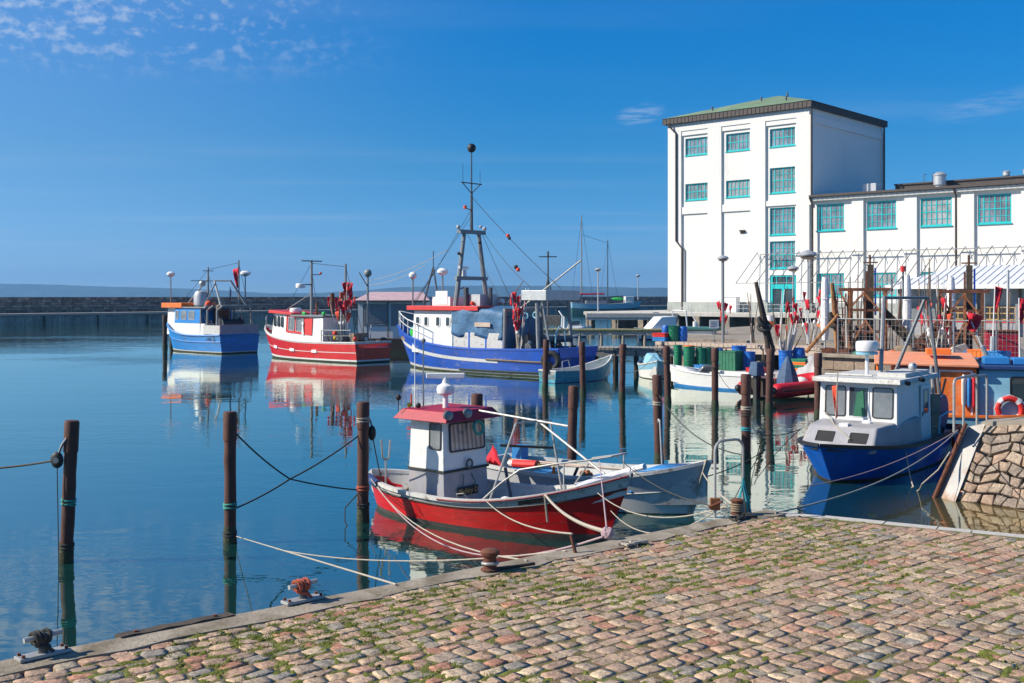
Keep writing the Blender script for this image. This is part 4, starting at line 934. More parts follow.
for a, b in (((-2.3,.25,.70),(.9,-.10,.80)),((-1.9,-.3,.74),(1.1,.35,.72))):
    oar = part(wb, 'oar', 'wood_pale', lambda m: m.cyl(a,b,.026,.02,7)); d = (Vector(a)-Vector(b)).normalized(); part(oar, 'blade', 'orange_faded', lambda m: m.bar(Vector(a)-d*.55,Vector(a)+d*.02,.13,.03))
bu = part(wb, 'marker_float', ('white_clean','plastic_red','yellow'), lambda m: (m.tube([(-1.75,-.45,.74),(-1.05,-.60,.80)],.09,10,1), m.tube([(-1.9,-.41,.73),(-1.76,-.45,.74)],.07,10,0), m.cyl((-1.05,-.6,.8),(-.55,-.72,.84),.018,n=5,m=2)))
m = MB(); flag_cloth(m, (-2.35,-.55,1.12), (.9,-.1,-.5), .7,.35, 0, 1); m.build('pennant', M['flag_red'], wb, solid=.01)
part(wb, 'outboard_bracket', ('plastic_blue','black'), lambda m: (m.box(-2.35,-2.1,.35,.65,.45,1.0,0), m.bar((-2.5,.1,1.02),(-1.4,.7,.98),.05,.05,1)))
part(wb, 'fish_heap', 'rust_light', lambda m: [m.ball((-.6+.35*random.random(),.2+.3*random.random(),.5+.1*random.random()),.07,7,4) for i in range(7)])
part(wb, 'mooring_post', 'galv', lambda m: m.tube([(1.3,.60,.8),(1.22,.66,1.75),(1.17,.70,1.78),(1.15,.72,1.72)],.024,6))
part(wb, 'stem_rope', 'rope_pale', lambda m: (m.tube([pt2(.985,1,-1,.03,.05),pt2(.985,.7,-1,.06),pt2(.99,.35,-1,.05),pt2(.985,.05,-1,.04)],.035,6), m.tube([pt2(.975,1,1,.03,.03),pt2(.975,.7,-1,.05),pt2(.975,.45,-1,.05)],.025,6)))

# --- blue-hulled cabin boat at right
cbt = boat('cabin_boat', 'small cabin boat with glossy blue hull and white wheelhouse, bow towards the quay', 'cabin boat', 9.35,28.4, -.6,-.8)
pt3, sh3 = hull(cbt, 7.5, 2.75, (.78,.74,.95), -.5, bands=((-1,.06,1),(.06,1.0,0)), transom=.85, bf=3.8, rake=.75, bul=.12, thick=.06, mats=('blue_paint','antifoul'), capm='black', deckm='skin_grey', wlb=.45, wls=.85, cap=.04, n=32)
tr = part(cbt, 'trunk_cabin', 'skin_grey', lambda m: m.hexa([(-.2,-1.2,.6),(2.8,-.92,.7),(2.8,.92,.7),(-.2,1.2,.6),(-.2,-1.12,1.36),(2.25,-.84,1.26),(2.25,.84,1.26),(-.2,1.12,1.36)]), bevel=.07)
for y in (-.32,.34): window(tr, (2.8,-.92,.7),(2.8,.92,.7),(2.25,-.84,1.26), .5+y/1.5-.12,.5+y/1.5+.12,.36,.76, 'black','black', .02,.012,.02, nrm=(.713,0,.701))
wh = part(cbt, 'wheelhouse', 'white_paint', lambda m: hexcabin(m,(-1.55,1.28,-1.0,1.0),(-1.5,1.18,-.97,.97),.62,2.24), bevel=.025)
rf3 = part(cbt, 'wheelhouse_roof', 'worn_white', lambda m: hexcabin(m,(-1.85,1.42,-1.12,1.12),(-1.8,1.38,-1.1,1.1),2.24,2.36), bevel=.02)
bl, br, tl = (1.28,-1.0,.62),(1.28,1.0,.62),(1.18,-.97,2.24)
for a, b, gm, fm in ((.07,.34,'glass_dim','black'),(.37,.63,'glass','white_clean'),(.67,.93,'glass_dim','black')): window(wh, bl, br, tl, a,b,.47,.94, fm, gm, .025,.016,.07 if fm == 'black' else .02, nrm=(1,0,.06))
part(wh, 'oilskin_jacket', 'green_dark', lambda m: m.hexa([(1.236,-.10,1.40),(1.236,.18,1.40),(1.25,.18,1.40),(1.25,-.10,1.40),(1.208,-.02,2.0),(1.208,.14,2.05),(1.222,.14,2.05),(1.222,-.02,2.0)]))
dr3 = part(wh, 'door', 'white_paint', lambda m: m.box(-1.35,-.55,1.0,1.025,.68,2.10), bevel=.008)
window(dr3, (-.55,1.025,.68),(-1.35,1.025,.68),(-.55,1.025,2.1), .25,.75,.48,.92,'grey_paint','glass', .03,.012,.02)
part(dr3, 'handle', 'dark_steel', lambda m: m.cyl((-.65,1.03,1.3),(-.65,1.05,1.42),.015,n=5))
part(rf3, 'roof_rail', 'worn_white', lambda m: (m.cyl((1.3,-.8,2.43),(1.3,.4,2.43),.03,n=6), m.box(-1.5,.5,.25,.95,2.361,2.46)))
pp_ = part(rf3, 'radar_post', 'white_clean', lambda m: m.cyl((.4,-.05,2.36),(.4,-.05,2.95),.05,n=8)); radar_dome(rf3, (.4,-.05,2.98), .28, .28, True)
part(rf3, 'searchlight', 'zinc', lambda m: m.ball((-.9,.7,2.56),.11,10,6)); part(rf3, 'deck_light', 'black', lambda m: m.cyl((.9,1.08,2.28),(1.05,1.2,2.26),.06,n=7)); part(rf3, 'deck_light', 'black', lambda m: m.cyl((-.2,1.1,2.3),(-.05,1.22,2.28),.06,n=7))
part(cbt, 'gantry', 'steel', lambda m: (m.cyl((.25,.25,2.37),(-.75,.0,4.35),.055,n=7), m.cyl((-.75,0,4.35),(-2.2,.72,4.35),.04,n=7), m.cyl((-2.2,.72,4.35),(-3.2,.85,.75),.05,n=7), m.cyl((-2.15,.66,4.35),(-2.6,-.9,.75),.05,n=7), m.cyl((-1.4,.3,4.35),(-1.4,.3,5.05),.03,n=6), m.cyl((-.75,0,4.35),(-1.4,.3,4.95),.015,n=5)))
part(cbt, 'anchor_light', 'plastic_red', lambda m: m.cyl((-1.4,.3,5.05),(-1.4,.3,5.2),.07,n=8))
part(cbt, 'engine_box', 'wood', lambda m: m.box(-2.55,-1.75,.25,.95,.6,1.75), bevel=.02)
part(cbt, 'net_drum', ('black','navy'), lambda m: (m.cyl((-2.9,-.1,1.25),(-2.9,.9,1.25),.38,n=16,m=0), m.cyl((-2.9,.9,1.25),(-2.9,.94,1.25),.46,n=16,m=1), m.cyl((-2.9,-.14,1.25),(-2.9,-.1,1.25),.46,n=16,m=1), m.box(-3.1,-2.7,-.1,.9,.6,.9,0)))
part(cbt, 'stern_rail', 'sky_paint', lambda m: m.tube([(-1.7,1.15,.75),(-1.75,1.15,1.2),(-2.6,1.1,1.25),(-3.4,1.05,1.2),(-3.45,1.05,.75)],.025,6))
part(cbt, 'fog_bell', 'white_clean', lambda m: (m.box(2.05,2.25,-.1,.12,1.15,1.32), m.ball((1.55,.35,1.3),.09,8,5,sc=(1,1.5,.7))))
part(cbt, 'flagstaff', 'wood_grey', lambda m: m.cyl((2.0,-.28,1.2),(1.7,-.33,2.5),.015,n=5))
m = MB(); flag_cloth(m, (1.74,-.32,2.2), (.3,-1,0), .14,.8, 0, 0); m.build('flag', M['flag_orange'], cbt, solid=.01)
part(cbt, 'fender', 'flag_orange', lambda m: (m.ball((-2.6,1.50,.42),.28,14,9,sc=(1,1,1.1)), m.cyl((-2.6,1.46,.68),(-2.6,1.42,.85),.04,n=6)))
part(cbt, 'float_fender', 'plastic_blue', lambda m: (m.ball((-2.2,1.52,.05),.24,12,8), m.cyl((-2.2,1.48,.26),(-2.2,1.4,.8),.015,n=5)))

# --- light blue boat with orange shelter behind the pier
ob = boat('fishing_boat', 'light blue fishing boat with orange shelter and lifebuoy behind the pier', 'fishing boat', 14.2,33.2, .95,-.31)
pt4, sh4 = hull(ob, 9., 3., (.95,.9,1.4), -.5, bands=((-1,.1,1),(.1,1,0)), transom=.85, bul=.25, mats=('sky_paint','antifoul'), capm='orange', deckm='wood_grey')
sc_ = part(ob, 'shelter', 'orange', lambda m: hexcabin(m,(-2.6,-.25,-1.2,1.2),(-2.6,-.25,-1.15,1.15),.7,2.3), bevel=.03)
part(sc_, 'shelter_roof', 'orange_faded', lambda m: m.hexa([(-3.1,-1.35,2.34),(-.2,-1.35,2.30),(-.2,1.35,2.5),(-3.1,1.35,2.54),(-3.1,-1.35,2.42),(-.2,-1.35,2.40),(-.2,1.3,2.62),(-3.1,1.3,2.64)]), bevel=.03)
for k_, mt_ in enumerate(('white_clean','plastic_blue','flag_red')): part(sc_, 'fender', mt_, lambda m: m.tube([(-.62+.14*k_,-1.27,1.15),(-.62+.14*k_,-1.27,1.25),(-.62+.14*k_,-1.26,2.0),(-.62+.14*k_,-1.25,2.1)],.06,8,0,True,[.03,.06,.06,.03]))
part(sc_, 'tarp_flap', 'skin_grey', lambda m: m.sheet(lambda u,v: (-2.5+1.1*u,-1.23-.04*math.sin(u*9+v*3),2.28-1.2*v), 10, 6), solid=.015)
part(sc_, 'shelter_post', 'orange', lambda m: (m.cyl((-3.0,-1.2,.7),(-3.0,-1.2,2.34),.05,n=6), m.cyl((-3.0,1.2,.7),(-3.0,1.2,2.5),.05,n=6)))
window(sc_, (-2.6,-1.2,.7),(-.25,-1.2,.7),(-2.6,-1.15,2.3), .55,.95,.1,.95,'white_clean','orange', .05,.015,.05, nrm=(0,-1,.03))
wh4 = part(ob, 'wheelhouse', 'sky_paint', lambda m: hexcabin(m,(-.2,2.6,-1.1,1.1),(-.2,2.4,-1.05,1.05),.7,2.25), bevel=.03)
part(wh4, 'roof', 'navy', lambda m: m.box(-.24,2.7,-1.2,1.2,2.251,2.36), bevel=.02)
window(wh4, (-.2,-1.1,.7),(2.6,-1.1,.7),(-.2,-1.05,2.25), .30,.46,.42,.88,'black','glass', .035,.018,.10, nrm=(0,-1,.03))
lb = part(wh4, 'lifebuoy', ('plastic_red','white_clean'), lambda m: [m.torus((.62,-1.22,1.12),.32,.085,(0,-1,0),32,10)], ang=60)
for p in lb.data.polygons:
    a = math.degrees(math.atan2(p.center.z-1.12, p.center.x-.62)) % 90
    if 35 < a < 55: p.material_index = 1
part(lb, 'grab_rope', 'white_clean', lambda m: m.tube([(.62+.42*math.cos(a_*.785),-1.24,1.12+.42*math.sin(a_*.785)) for a_ in range(9)],.012,5))
part(wh4, 'mast', 'white_paint', lambda m: m.cyl((1.4,0,2.36),(1.4,0,4.9),.05,.03,7))
m = MB(); flag_cloth(m, (1.36,-.03,4.0), (-1,-.2,0), .22,.7, 0, 0); m.build('flag', M['yellow'], wh4, solid=.01)
part(ob, 'fish_crates', 'plastic_orange', lambda m: (m.box(-1.6,-.9,-.4,.4,2.63,2.80),), bevel=.02); part(ob, 'blue_crates', 'plastic_blue', lambda m: (m.box(.0,.7,-.5,.3,2.37,2.58), m.box(.8,1.3,-.5,.3,2.37,2.56)), bevel=.02)

# --- big blue trawler
tw = boat('trawler', 'large blue and white fishing trawler with tall A-frame mast', 'trawler', -1.8,64.9, -.757,.653)
pt5, sh5 = hull(tw, 14.4, 4.6, (1.55,1.42,2.55), -1., bands=((-1,.05,2),(.05,.12,1),(.12,1,0)), transom=.78, bf=2.8, rake=1.3, srake=.4, bul=.5, thick=.1, mats=('blue_trawler','worn_white','weed'), capm='blue_trawler', deckm='wood_grey', wlb=.42, wls=.88, n=36, cap=.05)
strip(tw, pt5, .52,.66,.13,'white_paint', .28,.985, off=.012); strake(tw, pt5, .52,.60,'wood', .05,.02,.34, off=.03)
strake(tw, pt5, .14,.14,'weed', .05,.0,.5, off=.02)
dh = part(tw, 'deckhouse', 'white_paint', lambda m: hexcabin(m,(.9,4.3,-1.55,1.55),(.9,4.15,-1.5,1.5),1.0,3.55), bevel=.04)
part(dh, 'red_roof', 'plastic_red', lambda m: m.box(-1.3,4.55,-1.75,1.75,3.551,3.82), bevel=.03)
for a, b in ((.06,.17),(.27,.38),(.56,.67),(.80,.91)): window(dh, (4.3,1.55,1.0),(.9,1.55,1.0),(4.15,1.5,3.55), a,b,.62,.86,'white_clean','glass', .05,.03,.12, nrm=(0,1,.02))
window(dh, (4.3,-1.55,1.0),(4.3,1.55,1.0),(4.15,-1.5,3.55), .6,.9,.6,.86,'black','glass', .05,.03,.1)
part(dh, 'roof_box', 'white_clean', lambda m: (m.box(1.7,3.2,-.5,.9,3.821,4.35), m.box(1.9,2.9,.902,.92,3.9,4.7)), bevel=.03)
tp = MB()
def tarp(u, v):     # tarpaulin thrown over a rail, hanging down the near side
    x = .85-4.0*u; s_ = v*4.1; y = -1.0+min(s_,2.7); z = 3.78-.10*math.sin(u*9)*.4-.25*u*(s_/2.7 if s_ < 2.7 else 1)
    if s_ > 2.7: z -= (s_-2.7)*1.15
    return (x, y+.05*math.sin(u*14+v*6), z+.05*math.sin(u*11+v*9))
tp.sheet(tarp, 30, 22); tp.build('tarpaulin', M['tarp_blue'], tw, ang=80, solid=.02)
part(tw, 'tarp_patch', 'wood_pale', lambda m: m.box(-2.3,-1.1,1.79,1.81,2.65,2.9))
part(tw, 'tarp_back', 'tarp_blue', lambda m: m.box(-3.15,.85,-1.2,1.55,1.2,3.2))
for i in range(3): part(tw, 'bulwark_panel', 'worn_white', lambda m: m.box(.72-1.3*(i+1)+.06,.72-1.3*i-.06,1.62,1.70,1.25,2.3)); part(tw, 'panel_post', 'blue_paint', lambda m: m.box(.72-1.3*(i+1)-.05,.72-1.3*(i+1)+.05,1.6,1.72,1.2,2.35))
# mast: A-frame, platform, pole
mz = 3.82
am = part(tw, 'a_frame_mast', 'grey_paint', lambda m: (m.cyl((.8,1.55,mz-1.),(.8,.62,8.2),.16,.12,8), m.cyl((.8,-1.55,mz-1.),(.8,-.62,8.2),.16,.12,8), m.bar((.8,1.35,5.45),(.8,-1.35,5.45),.18,.22), m.bar((.8,1.1,8.2),(.8,-1.1,8.2),.3,.22)))
part(am, 'pole_mast', 'dark_steel', lambda m: (m.cyl((.8,0,8.2),(.8,0,10.6),.10,.07,8), m.cyl((.8,0,10.6),(.8,0,13.0),.05,.035,6), m.bar((.8,-.9,11.1),(.8,.9,11.1),.06,.06), m.cyl((.8,.8,11.1),(.8,0,10.5),.03,n=5), m.cyl((.8,-.8,11.1),(.8,0,10.5),.03,n=5), m.cyl((.8,0,9.5),(.8,.5,9.6),.03,n=5), m.cyl((.8,.75,11.1),(.8,.75,12.2),.015,n=4), m.cyl((.8,-.75,11.1),(.8,-.75,11.9),.015,n=4)))
part(am, 'mast_ball', 'black', lambda m: m.ball((.8,0,13.2),.27,12,8)); part(am, 'lantern', 'flag_orange', lambda m: (m.cyl((.8,.55,9.55),(.8,.55,9.75),.1,n=8),))
part(am, 'mast_lamps', 'zinc', lambda m: (m.ball((.8,1.15,8.45),.13,8,5), m.ball((.8,-1.15,8.45),.13,8,5), m.ball((.8,-.8,8.55),.1,8,5)))
rdr = part(am, 'radar_scanner', 'white_clean', lambda m: (m.cyl((.95,.55,5.56),(.95,.55,5.95),.22,.18,10), m.cb((.95,.55,6.08),(.14,1.3,.16),0,R(20))))
def disc_lamp(root, p, h, r): 
    o = part(root, 'lamp_post', 'steel', lambda m: m.cyl(p,(p[0],p[1],p[2]+h),.05,n=6)); part(o, 'lamp_head', 'white_clean', lambda m: m.lathe([(.1,-.16),(r,0),(r*1.02,.14),(r*.6,.26),(.02,.3)],(p[0],p[1],p[2]+h),14))
disc_lamp(tw, (3.4,-.2,3.82), 2.0, .33); disc_lamp(tw, (4.3,1.45,3.82), 1.75, .24)
part(tw, 'tripod_mast', 'dark_steel', lambda m: (m.cyl((5.2,.4,1.9),(4.6,-.6,6.2),.06,n=6), m.cyl((4.0,-.5,3.8),(4.6,-.6,6.2),.06,n=6), m.cyl((4.6,-.6,6.2),(4.6,-.6,7.2),.03,n=5)))
part(tw, 'funnel_gear', ('dark_steel','zinc'), lambda m: (m.box(-.7,.3,-.6,.9,3.82,4.5,1), m.cyl((.3,1.0,3.82),(.3,1.0,4.9),.16,n=10), m.cyl((-.9,.2,3.82),(-.9,.2,4.9),.12,n=8), m.tube([(.9,1.2,3.9),(.9,1.3,4.7),(.6,.9,4.9),(.4,.8,4.2)],.06,6)))
# fore deck rail
stanchion_rail(tw, [pt5(s,1,1,-.12) for s in (.70,.77,.84,.90,.95,.985)], .95, .03); stanchion_rail(tw, [pt5(s,1,-1,-.12) for s in (.75,.84,.92,.985)], .95, .03)
part(tw, 'foredeck_winch', ('sky_paint','green_bright','wood'), lambda m: (m.box(4.5,5.3,-.6,.6,1.7,2.5,0), m.cyl((4.8,.7,2.2),(4.8,1.0,2.2),.25,n=10,m=1), m.box(4.5,5.9,-.9,.9,1.7,1.9,2)))
# aft gallows with roof and marker flags
ga = part(tw, 'stern_gantry', 'grey_paint', lambda m: (m.cyl((-3.25,1.7,1.0),(-3.25,1.6,3.6),.10,n=8), m.cyl((-3.25,-1.7,1.0),(-3.25,-1.6,3.6),.10,n=8), m.bar((-3.25,1.7,3.6),(-3.25,-1.7,3.6),.16,.18), m.cyl((-5.6,1.5,1.0),(-5.4,1.4,4.0),.12,n=8), m.cyl((-5.6,-1.5,1.0),(-5.4,-1.4,4.0),.12,n=8), m.cyl((-6.3,1.3,1.3),(-5.6,1.2,4.0),.07,n=6)))
part(ga, 'gantry_top', 'zinc', lambda m: m.box(-6.0,-4.2,-1.7,1.35,4.15,4.72), bevel=.04)
part(ga, 'net_rollers', 'dark_steel', lambda m: (m.cyl((-4.6,-1.5,1.5),(-4.6,1.3,1.5),.3,n=12), m.cyl((-5.6,-1.3,2.0),(-5.6,1.3,2.0),.2,n=10), m.box(-4.2,-3.6,-.8,.8,1.0,2.2)))
part(ga, 'hoop', 'sky_paint', lambda m: (m.tube([(-6.0,.6,1.2),(-6.1,.6,2.4),(-6.0,.2,2.7),(-5.9,-.4,2.5),(-5.9,-.5,1.2)],.04,6), m.torus((-4.5,1.3,3.3),.16,.04,(0,1,0)), m.torus((-5.2,1.3,3.35),.16,.04,(0,1,0))))
part(ga, 'derrick', 'steel', lambda m: (m.cyl((-3.2,.2,3.7),(-6.2,-1.5,6.4),.05,n=6), m.cyl((-2.4,.4,4.0),(-4.2,1.2,5.2),.03,n=5)))
flagpole_bundle(tw, (-4.1,1.35,1.3), 13, 3.4, .75, 5, fs=.42, cols=('flag_red',))
part(tw, 'rigging', 'rope_dark', lambda m: (m.tube(sag((.8,0,10.3),(-5.6,-.5,4.8),.15),.018,4), m.tube(sag((.8,-1,8.3),(-4.6,1.,4.9),.25),.018,4), m.tube(sag((.8,.5,8.3),(-3.2,1.5,3.7),.1),.014,4), m.tube(sag((.8,0,9.6),(4.4,1.2,3.9),.1),.014,4), m.tube(sag((.8,1.1,8.2),(4.3,1.4,3.9),.1),.014,4), m.tube(sag((.8,0,9.2),(6.6,0,3.2),.1),.014,4), m.tube(sag((.8,-.9,8.2),(-1,-1.7,3.9),.05),.014,4)))
part(tw, 'rigging_blocks', ('flag_orange','black'), lambda m: (m.ball((-1.9,-.2,7.9),.12,8,5,0), m.ball((-2.0,-.2,7.75),.10,8,5,1), m.ball((-2.9,.25,6.05),.13,8,5,1), m.ball((-3.1,.3,5.9),.12,8,5,0), m.ball((.8,1.1,6.9),.10,8,5,1), m.ball((.7,-.6,7.6),.1,8,5,1)))
part(tw, 'stern_tyre', 'rubber', lambda m: m.torus(pt5(.02,.6,1,.14),.42,.16,(-.4,1,0),16,8))

# --- red and white cutter
rc_ = boat('fishing_cutter', 'red fishing cutter with white wheelhouse and bundle of red marker flags', 'fishing boat', -13.6,76.7, -.75,.66, 'cutters moored in a row')
pt6, _ = hull(rc_, 11.8, 3.7, (1.36,1.30,2.3), -.8, bands=((-1,.07,2),(.07,.15,1),(.15,.92,0),(.92,1,1)), transom=.86, bf=3.6, rake=.8, bul=.4, thick=.09, mats=('red_paint','white_paint','weed'), capm='white_paint', deckm='wood_grey', wlb=.5, n=32)
strip(rc_, pt6, .50,.50,.035,'white_paint',.0,.93); part(rc_, 'scupper', 'white_clean', lambda m: [m.bar(pt6(s-.022,.52,1,.02),pt6(s+.022,.52,1,.02),.05,.2) for s in (.34,.55,.74)])
whr = part(rc_, 'wheelhouse', 'white_paint', lambda m: m.hexa([(-2.3,-1.35,.95),(4.0,-.95,1.3),(4.0,.95,1.3),(-2.3,1.35,.95),(-2.3,-1.3,2.95),(3.55,-1.0,3.2),(3.55,1.0,3.2),(-2.3,1.3,2.95)]), bevel=.04)
part(whr, 'red_roof', 'plastic_red', lambda m: m.hexa([(1.2,-1.3,3.08),(4.0,-1.2,3.2),(4.0,1.2,3.2),(1.2,1.3,3.08),(1.2,-1.3,3.2),(3.9,-1.2,3.42),(3.9,1.2,3.42),(1.2,1.3,3.2)]), bevel=.03)
part(whr, 'roof', 'grey_paint', lambda m: m.box(-2.4,1.19,-1.4,1.4,3.0,3.1))
bl, br, tl = (4.0,1.0,1.3),(-2.3,1.35,.95),(3.55,1.0,3.2); nn_ = Vector((.055,1,.02)).normalized()
pan = window(whr, bl, br, tl, .27,.76,.36,.98,'plastic_red','plastic_red', .06,.03,.04, nrm=nn_)
for a, b in ((.31,.43),(.46,.60)): window(whr, bl, br, tl, a,b,.44,.92,'zinc','glass_dim', .04,.045,.05, nrm=nn_)
for a in (.02,.09,.16): window(whr, bl, br, tl, a,a+.045,.52,.90,'black','glass', .03,.03,.1, nrm=nn_)
part(pan, 'white_figure', 'white_clean', lambda m: [m.hexa([Vector((.05,1.27,0))+Vector((x,y_,z)) for y_ in (0,.02) for x, z in ((-.22,1.75),(.02,1.75),(-.05,2.35),(-.15,2.35))]), m.ball((-.05,1.29,2.5),.11,8,5,sc=(1,.15,1.3))])
mr = part(rc_, 'mast', 'grey_paint', lambda m: (m.cyl((.6,0,3.1),(.6,0,6.9),.11,.08,8), m.bar((.6,-.9,6.85),(.6,.9,6.85),.08,.08), m.cyl((.6,0,5.2),(.6,.7,5.2),.05,n=6), m.bar((.6,0,5.9),(.6,-.7,5.9),.06,.06), m.cyl((.6,0,4.6),(3.6,.3,3.2),.03,n=5)))
radar_dome(rc_, (.6,.95,4.95), .34,.32); part(mr, 'mast_lamps', 'plastic_red', lambda m: m.ball((.6,-.8,6.0),.1,8,5))
radar_dome(rc_, (2.0,.3,3.2), .42,.36); part(whr, 'exhaust', 'rust', lambda m: (m.cyl((-1.3,-.3,3.0),(-1.3,-.3,4.6),.14,n=8), m.cyl((-.6,.5,3.0),(-.6,.5,4.0),.09,n=8)))
part(whr, 'green_float', 'green_bright', lambda m: (m.ball((.3,.9,3.2),.14,8,5), m.ball((.05,1.0,3.18),.12,8,5), m.ball((-2.1,1.1,3.2),.15,8,5)))
flagpole_bundle(rc_, (-3.0,.3,1.2), 16, 4.1, 1.5, 8, fs=.5, cols=('flag_red','flag_orange','flag_red'))
part(rc_, 'stern_mast', 'grey_paint', lambda m: (m.cyl((-2.6,-.4,1.0),(-2.6,-.4,6.6),.08,n=7), m.cyl((-4.2,-1.0,1.0),(-4.2,-1.0,5.9),.07,n=7), m.cyl((-4.2,-1,5.0),(-4.0,-.4,6.0),.04,n=5), m.ball((-4.2,-1,5.95),.28,10,6)))
stanchion_rail(rc_, [pt6(s,1,1,-.1) for s in (.04,.12,.2,.28)], .8, .035,'grey_paint'); stanchion_rail(rc_, [pt6(s,1,1,-.1) for s in (.9,.95,.99)], .7, .03,'grey_paint')
part(rc_, 'net_winch', ('dark_steel','flag_orange','wood'), lambda m: (m.cyl((-3.6,-1,1.5),(-3.6,1,1.5),.35,n=12), m.box(-4.4,-3.9,-.9,.4,1.0,1.9,2), m.ball((-3.4,1.2,1.9),.18,8,5,1)))
part(rc_, 'stern_tyre', 'rubber', lambda m: (m.torus((-5.4,-1.3,1.0),.45,.18,(1,0,0)), m.torus((-5.4,-.5,.9),.4,.16,(1,0,0))))

# --- blue and white cutter
bc = boat('fishing_cutter', 'blue fishing cutter with blue and white wheelhouse and orange roof edge', 'fishing boat', -24.4,87.7, -.75,.66, 'cutters moored in a row')
pt7, _ = hull(bc, 9.2, 4.0, (1.45,1.35,2.7), -.8, bands=((-1,.06,2),(.06,.11,1),(.11,1,0)), transom=.9, bf=4.2, rake=.45, bul=.2, thick=.09, mats=('blue_light','worn_white','weed'), capm='blue_light', deckm='wood_grey', wlb=.6, n=30)
strake(bc, pt7, .62,.62,'blue_light',.05,.0,.98); strake(bc, pt7, .98,1.0,'blue_light',.06,.0,.99)
whb = part(bc, 'wheelhouse', ('white_paint','blue_light'), lambda m: (hexcabin(m,(2.05,3.6,-1.25,1.3),(2.05,3.45,-1.25,1.28),1.3,3.5,0), hexcabin(m,(-1.5,2.05,-1.45,1.55),(-1.5,2.05,-1.4,1.5),2.25,3.45,1), hexcabin(m,(-2.2,2.05,-1.5,1.58),(-2.2,2.05,-1.5,1.56),1.2,2.25,0)), bevel=.03)
part(whb, 'orange_roof_edge', 'orange', lambda m: m.box(.9,3.85,-1.5,1.65,3.46,3.85), bevel=.03); part(whb, 'roof', 'grey_paint', lambda m: m.box(-2.4,.89,-1.5,1.62,3.455,3.55))
bl, br, tl = (2.05,1.55,2.25),(-1.5,1.55,2.25),(2.05,1.5,3.45)
for a, b in ((.05,.16),(.26,.48),(.56,.80)): window(whb, bl, br, tl, a,b,.25,.82,'zinc','glass_dim', .04,.03,.05, nrm=(0,1,.04))
window(whb, (3.6,-1.25,1.3),(3.6,1.3,1.3),(3.45,-1.25,3.5), .6,.92,.45,.85,'black','glass', .05,.03,.05)
part(bc, 'deck_frame', 'grey_paint', lambda m: ([m.tube([(x,1.5,1.3),(x,1.5,3.3),(x-.2,1.2,3.6),(x-.3,-1.3,3.6),(x-.3,-1.5,1.3)],.09,7) for x in (-1.6,-2.5,-3.8)], m.bar((-1.6,1.5,2.2),(-2.5,1.5,2.2),.06,.06), m.bar((-1.6,1.5,1.75),(-2.5,1.5,1.75),.06,.06)))
part(bc, 'net_reel', ('black','dark_steel'), lambda m: (m.cyl((-3.0,-1.1,2.2),(-3.0,.7,2.2),.42,n=16), m.cyl((-3.0,.7,2.2),(-3.0,.76,2.2),.55,n=16,m=1), m.cyl((-3.0,-1.2,2.2),(-3.0,-1.1,2.2),.55,n=16,m=1), m.box(-3.3,-2.7,-1,.9,1.2,1.8,1)))
part(bc, 'stern_boards', 'pink_roof', lambda m: (m.box(-4.56,-4.5,-1.75,1.75,1.5,2.2),)); part(bc, 'side_boards', 'worn_white', lambda m: m.box(-4.45,-2.25,1.68,1.74,1.45,2.15))
part(bc, 'mast', 'grey_paint', lambda m: (m.cyl((-.3,0,3.5),(-.3,0,6.7),.10,.06,8), m.bar((-.3,-1.6,5.6),(-.3,1.6,5.6),.06,.06), m.cyl((-.3,0,5.8),(1.6,.8,3.6),.05,n=6), m.bar((-.3,-.5,6.4),(-.3,.5,6.4),.06,.06), m.cyl((-3.9,1.2,3.5),(-1.8,.4,5.6),.08,n=6), m.cyl((-3.9,-1.2,3.5),(-2.8,-.4,5.6),.08,n=6), m.cyl((-1.8,.4,5.6),(-2.8,-.4,5.6),.06,n=6), m.cyl((-3.3,-.8,3.5),(-3.3,-.8,7.2),.07,n=6), m.cyl((-1.2,1.0,3.5),(-2.2,.6,5.4),.05,n=5)))
part(bc, 'life_raft', 'zinc', lambda m: (m.lathe([(.5,0),(.62,.15),(.62,.9),(.5,1.2),(.1,1.3)],(.3,.2,3.55),14), m.ball((.2,.2,5.4),.28,10,6)))
disc_lamp(bc, (3.5,1.0,3.8), 2.3, .33); disc_lamp(bc, (-3.6,-1.2,3.5), 2.6, .42)
m = MB(); flag_cloth(m, (-3.3,-.8,6.6), (.8,.6,0), .5,1.5,0,1); m.build('flag', M['flag_red'], bc, solid=.01)
part(bc, 'deck_gear', ('flag_orange','rust','wood'), lambda m: (m.ball((-1.6,.8,3.75),.3,9,6,0), m.box(-2.4,-1.7,-.7,.4,1.3,3.3,1), m.ball((-3.6,1.2,3.5),.25,9,6,2), m.ball((-2.2,1.2,3.4),.18,8,5,0)))
text(bc, 'FRE 2', .5, pt7(.13,.80,1,.02), (-1,0,0), (0,1,.05), 'black')
